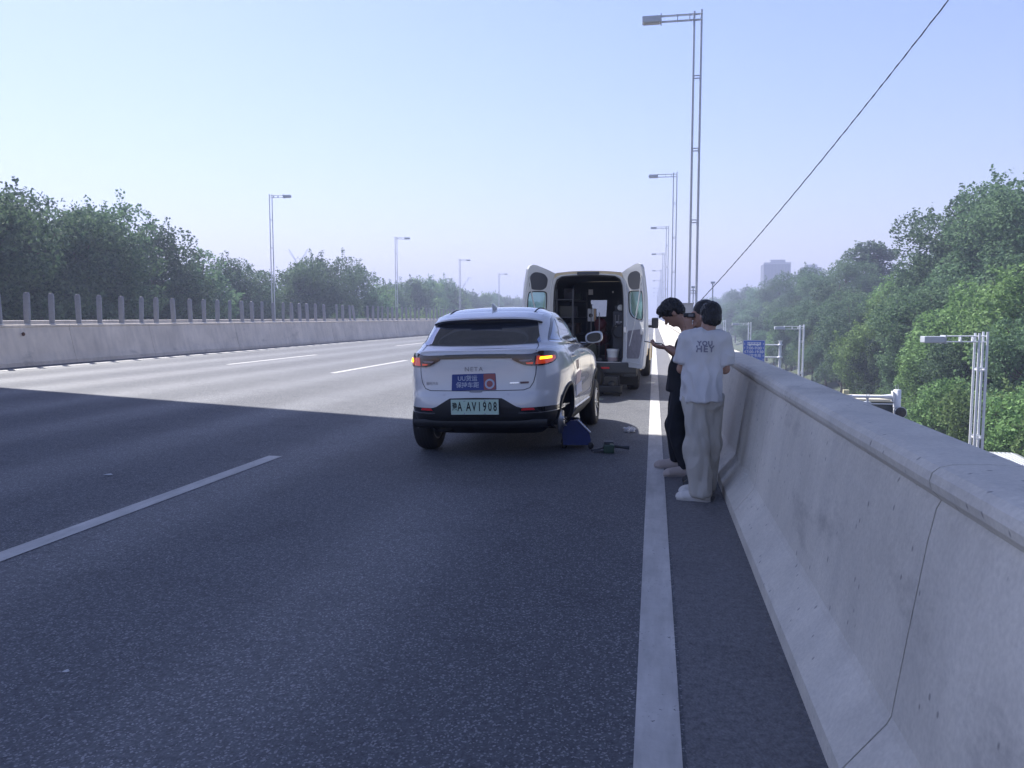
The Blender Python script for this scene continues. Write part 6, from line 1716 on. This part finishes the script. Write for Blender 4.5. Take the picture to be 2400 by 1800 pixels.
for sy in (-1, 1): v.cone((0.015, sy * .15, 1.265), (-.045, sy * .205, 1.11), .06, .062, .02)
v.plane((0, 0, .8), (0, 0, -1)); v.cone((0.0, 0, 1.34), (-.01, 0, 1.42), .06, .07, .01, op='sub'); obj("t_shirt", v.mesh("t_shirt", .005, (1, 1, .4), 9, 2), BK, pc)
v = Vol((-0.2, -0.24, 0.0), (0.2, 0.24, 0.88), 0.008)
v.cone((.01, -.04, .82), (.01, .04, .82), .12, .12, .05)
for sy in (-1, 1): v.cone((.01, sy * .07, .78), (0, sy * .08, .45), .10, .08, .03); v.cone((0, sy * .08, .45), (.03, sy * .09, .10), .08, .062, .03)
v.plane((0, 0, .08), (0, 0, -1)); v.plane((0, 0, .85), (0, 0, 1)); obj("trousers", v.mesh("trousers", .006, (1, 1, .25), 9, 4), NV, pc)
shoe(pc, (0.09, -.09, 0), (-.16, -.10, 0), MT['black'], MT['rubber']); shoe(pc, (0.09, .09, 0), (-.16, .10, 0), MT['black'], MT['rubber'])
v = Vol((-0.16, -0.15, 1.38), (0.14, 0.15, 1.66), 0.006)
v.ell(LhC(0, -0.018, 0.036), (0.080, 0.098, 0.092), BhC, .02); v.ell(LhC(0, -0.05, -0.02), (0.068, 0.05, 0.06), BhC, .02); v.ell(LhC(0, 0.08, -0.055), (0.10, 0.055, 0.075), BhC, .01, op='sub')
obj("hair", v.mesh("hair", .004, (1, 1, 1), 45, 9), HAIR, pc)
m = MB(); m.box((0, 0, 0), (0.07, 0.05, 0.04), bev=.008); m.lathe([(0, -.060), (.016, -.060), (.02, -.05), (.02, -.02)], (0, 0, 0), 'X', 18)
o = m.build("camera", MT['black']); o.location = (0.43 - .125, 6.90 - 0.03, 1.468); tag(o, "small dark camera held up to the eye of the hidden person", "camera")
m = MB(); m.box((0, -.0255, .0), (.04, .002, .022)); m.build("side_plate", pbr("camera_grey", (.12, .12, .13), .4), o)
# clutter in the load bay: tools hung and stacked
g = random.Random(3)
kinds = [("storage_box", "box"), ("tool_tray", "tool tray")]
spots = [(-.5, .42, 1.12), (-.48, 1.3, .76), (-.5, 1.35, 1.46), (-.5, 2.0, 1.82), (-.5, 1.0, 1.82), (.56, .95, 1.58), (.56, 1.5, 1.58), (.56, 2.1, 1.58)]
wd = ["small dark crate on the van's second left shelf, nearest the doors", "dark crate in the middle of the van's lowest left shelf", "dark tray in the middle of the van's third left shelf", "dark tray deep on the van's top left shelf", "dark tray on the van's top left shelf",
      "dark case on top of the van's right cabinet, nearest", "dark case on top of the van's right cabinet, second", "dark case on top of the van's right cabinet, deepest"]
for (x, y, z), lb2 in zip(spots, wd):
    m = MB(); w_, d_, h_ = g.uniform(.18, .27), g.uniform(.2, .34), g.uniform(.10, .22)
    m.box((0, 0, h_ / 2), (w_, d_, h_), bev=.012); m.tube([(-.05, -d_ / 2 - .01, h_ * .7), (-.04, -d_ / 2 - .03, h_ * .75), (.04, -d_ / 2 - .03, h_ * .75), (.05, -d_ / 2 - .01, h_ * .7)], .007, 6)
    c_ = g.choice([(0.05, .055, .065), (.03, .05, .045), (.07, .05, .04), (.04, .04, .06)])
    inthing("tool_case", lb2, "tool case", m, pbr("case", c_, .6), (x, y, z))
m = MB(); pts = []
for k in range(90):
    a_ = k * .42; pts.append((.13 * math.cos(a_), .03 * math.sin(a_ * .31) - .0, .13 * math.sin(a_)))
m.tube(pts, .011, 6)
inthing("coiled_hose", "dark coiled air hose hanging on the van's right cabinet", "hose", m, pbr("hose", (.05, .05, .055), .5), (0.53, 0.66, 1.18))
for k, (x, z, L) in enumerate([(.46, 1.50, .22), (.53, 1.50, .17), (.60, 1.50, .20)]):
    m = MB(); m.tube([(0, 0, 0), (0, 0, -L)], .010, 6); m.tube([(-.03, 0, -L - .005), (.03, 0, -L - .005)], .016, 6)
    inthing("spanner", ["longest spanner hanging on the van's right cabinet", "short middle spanner hanging on the van's right cabinet", "right-most spanner hanging on the van's right cabinet"][k], "spanner", m, pbr("tool_steel", (.3, .3, .32), .4, metal=.8), (x, .67, z))
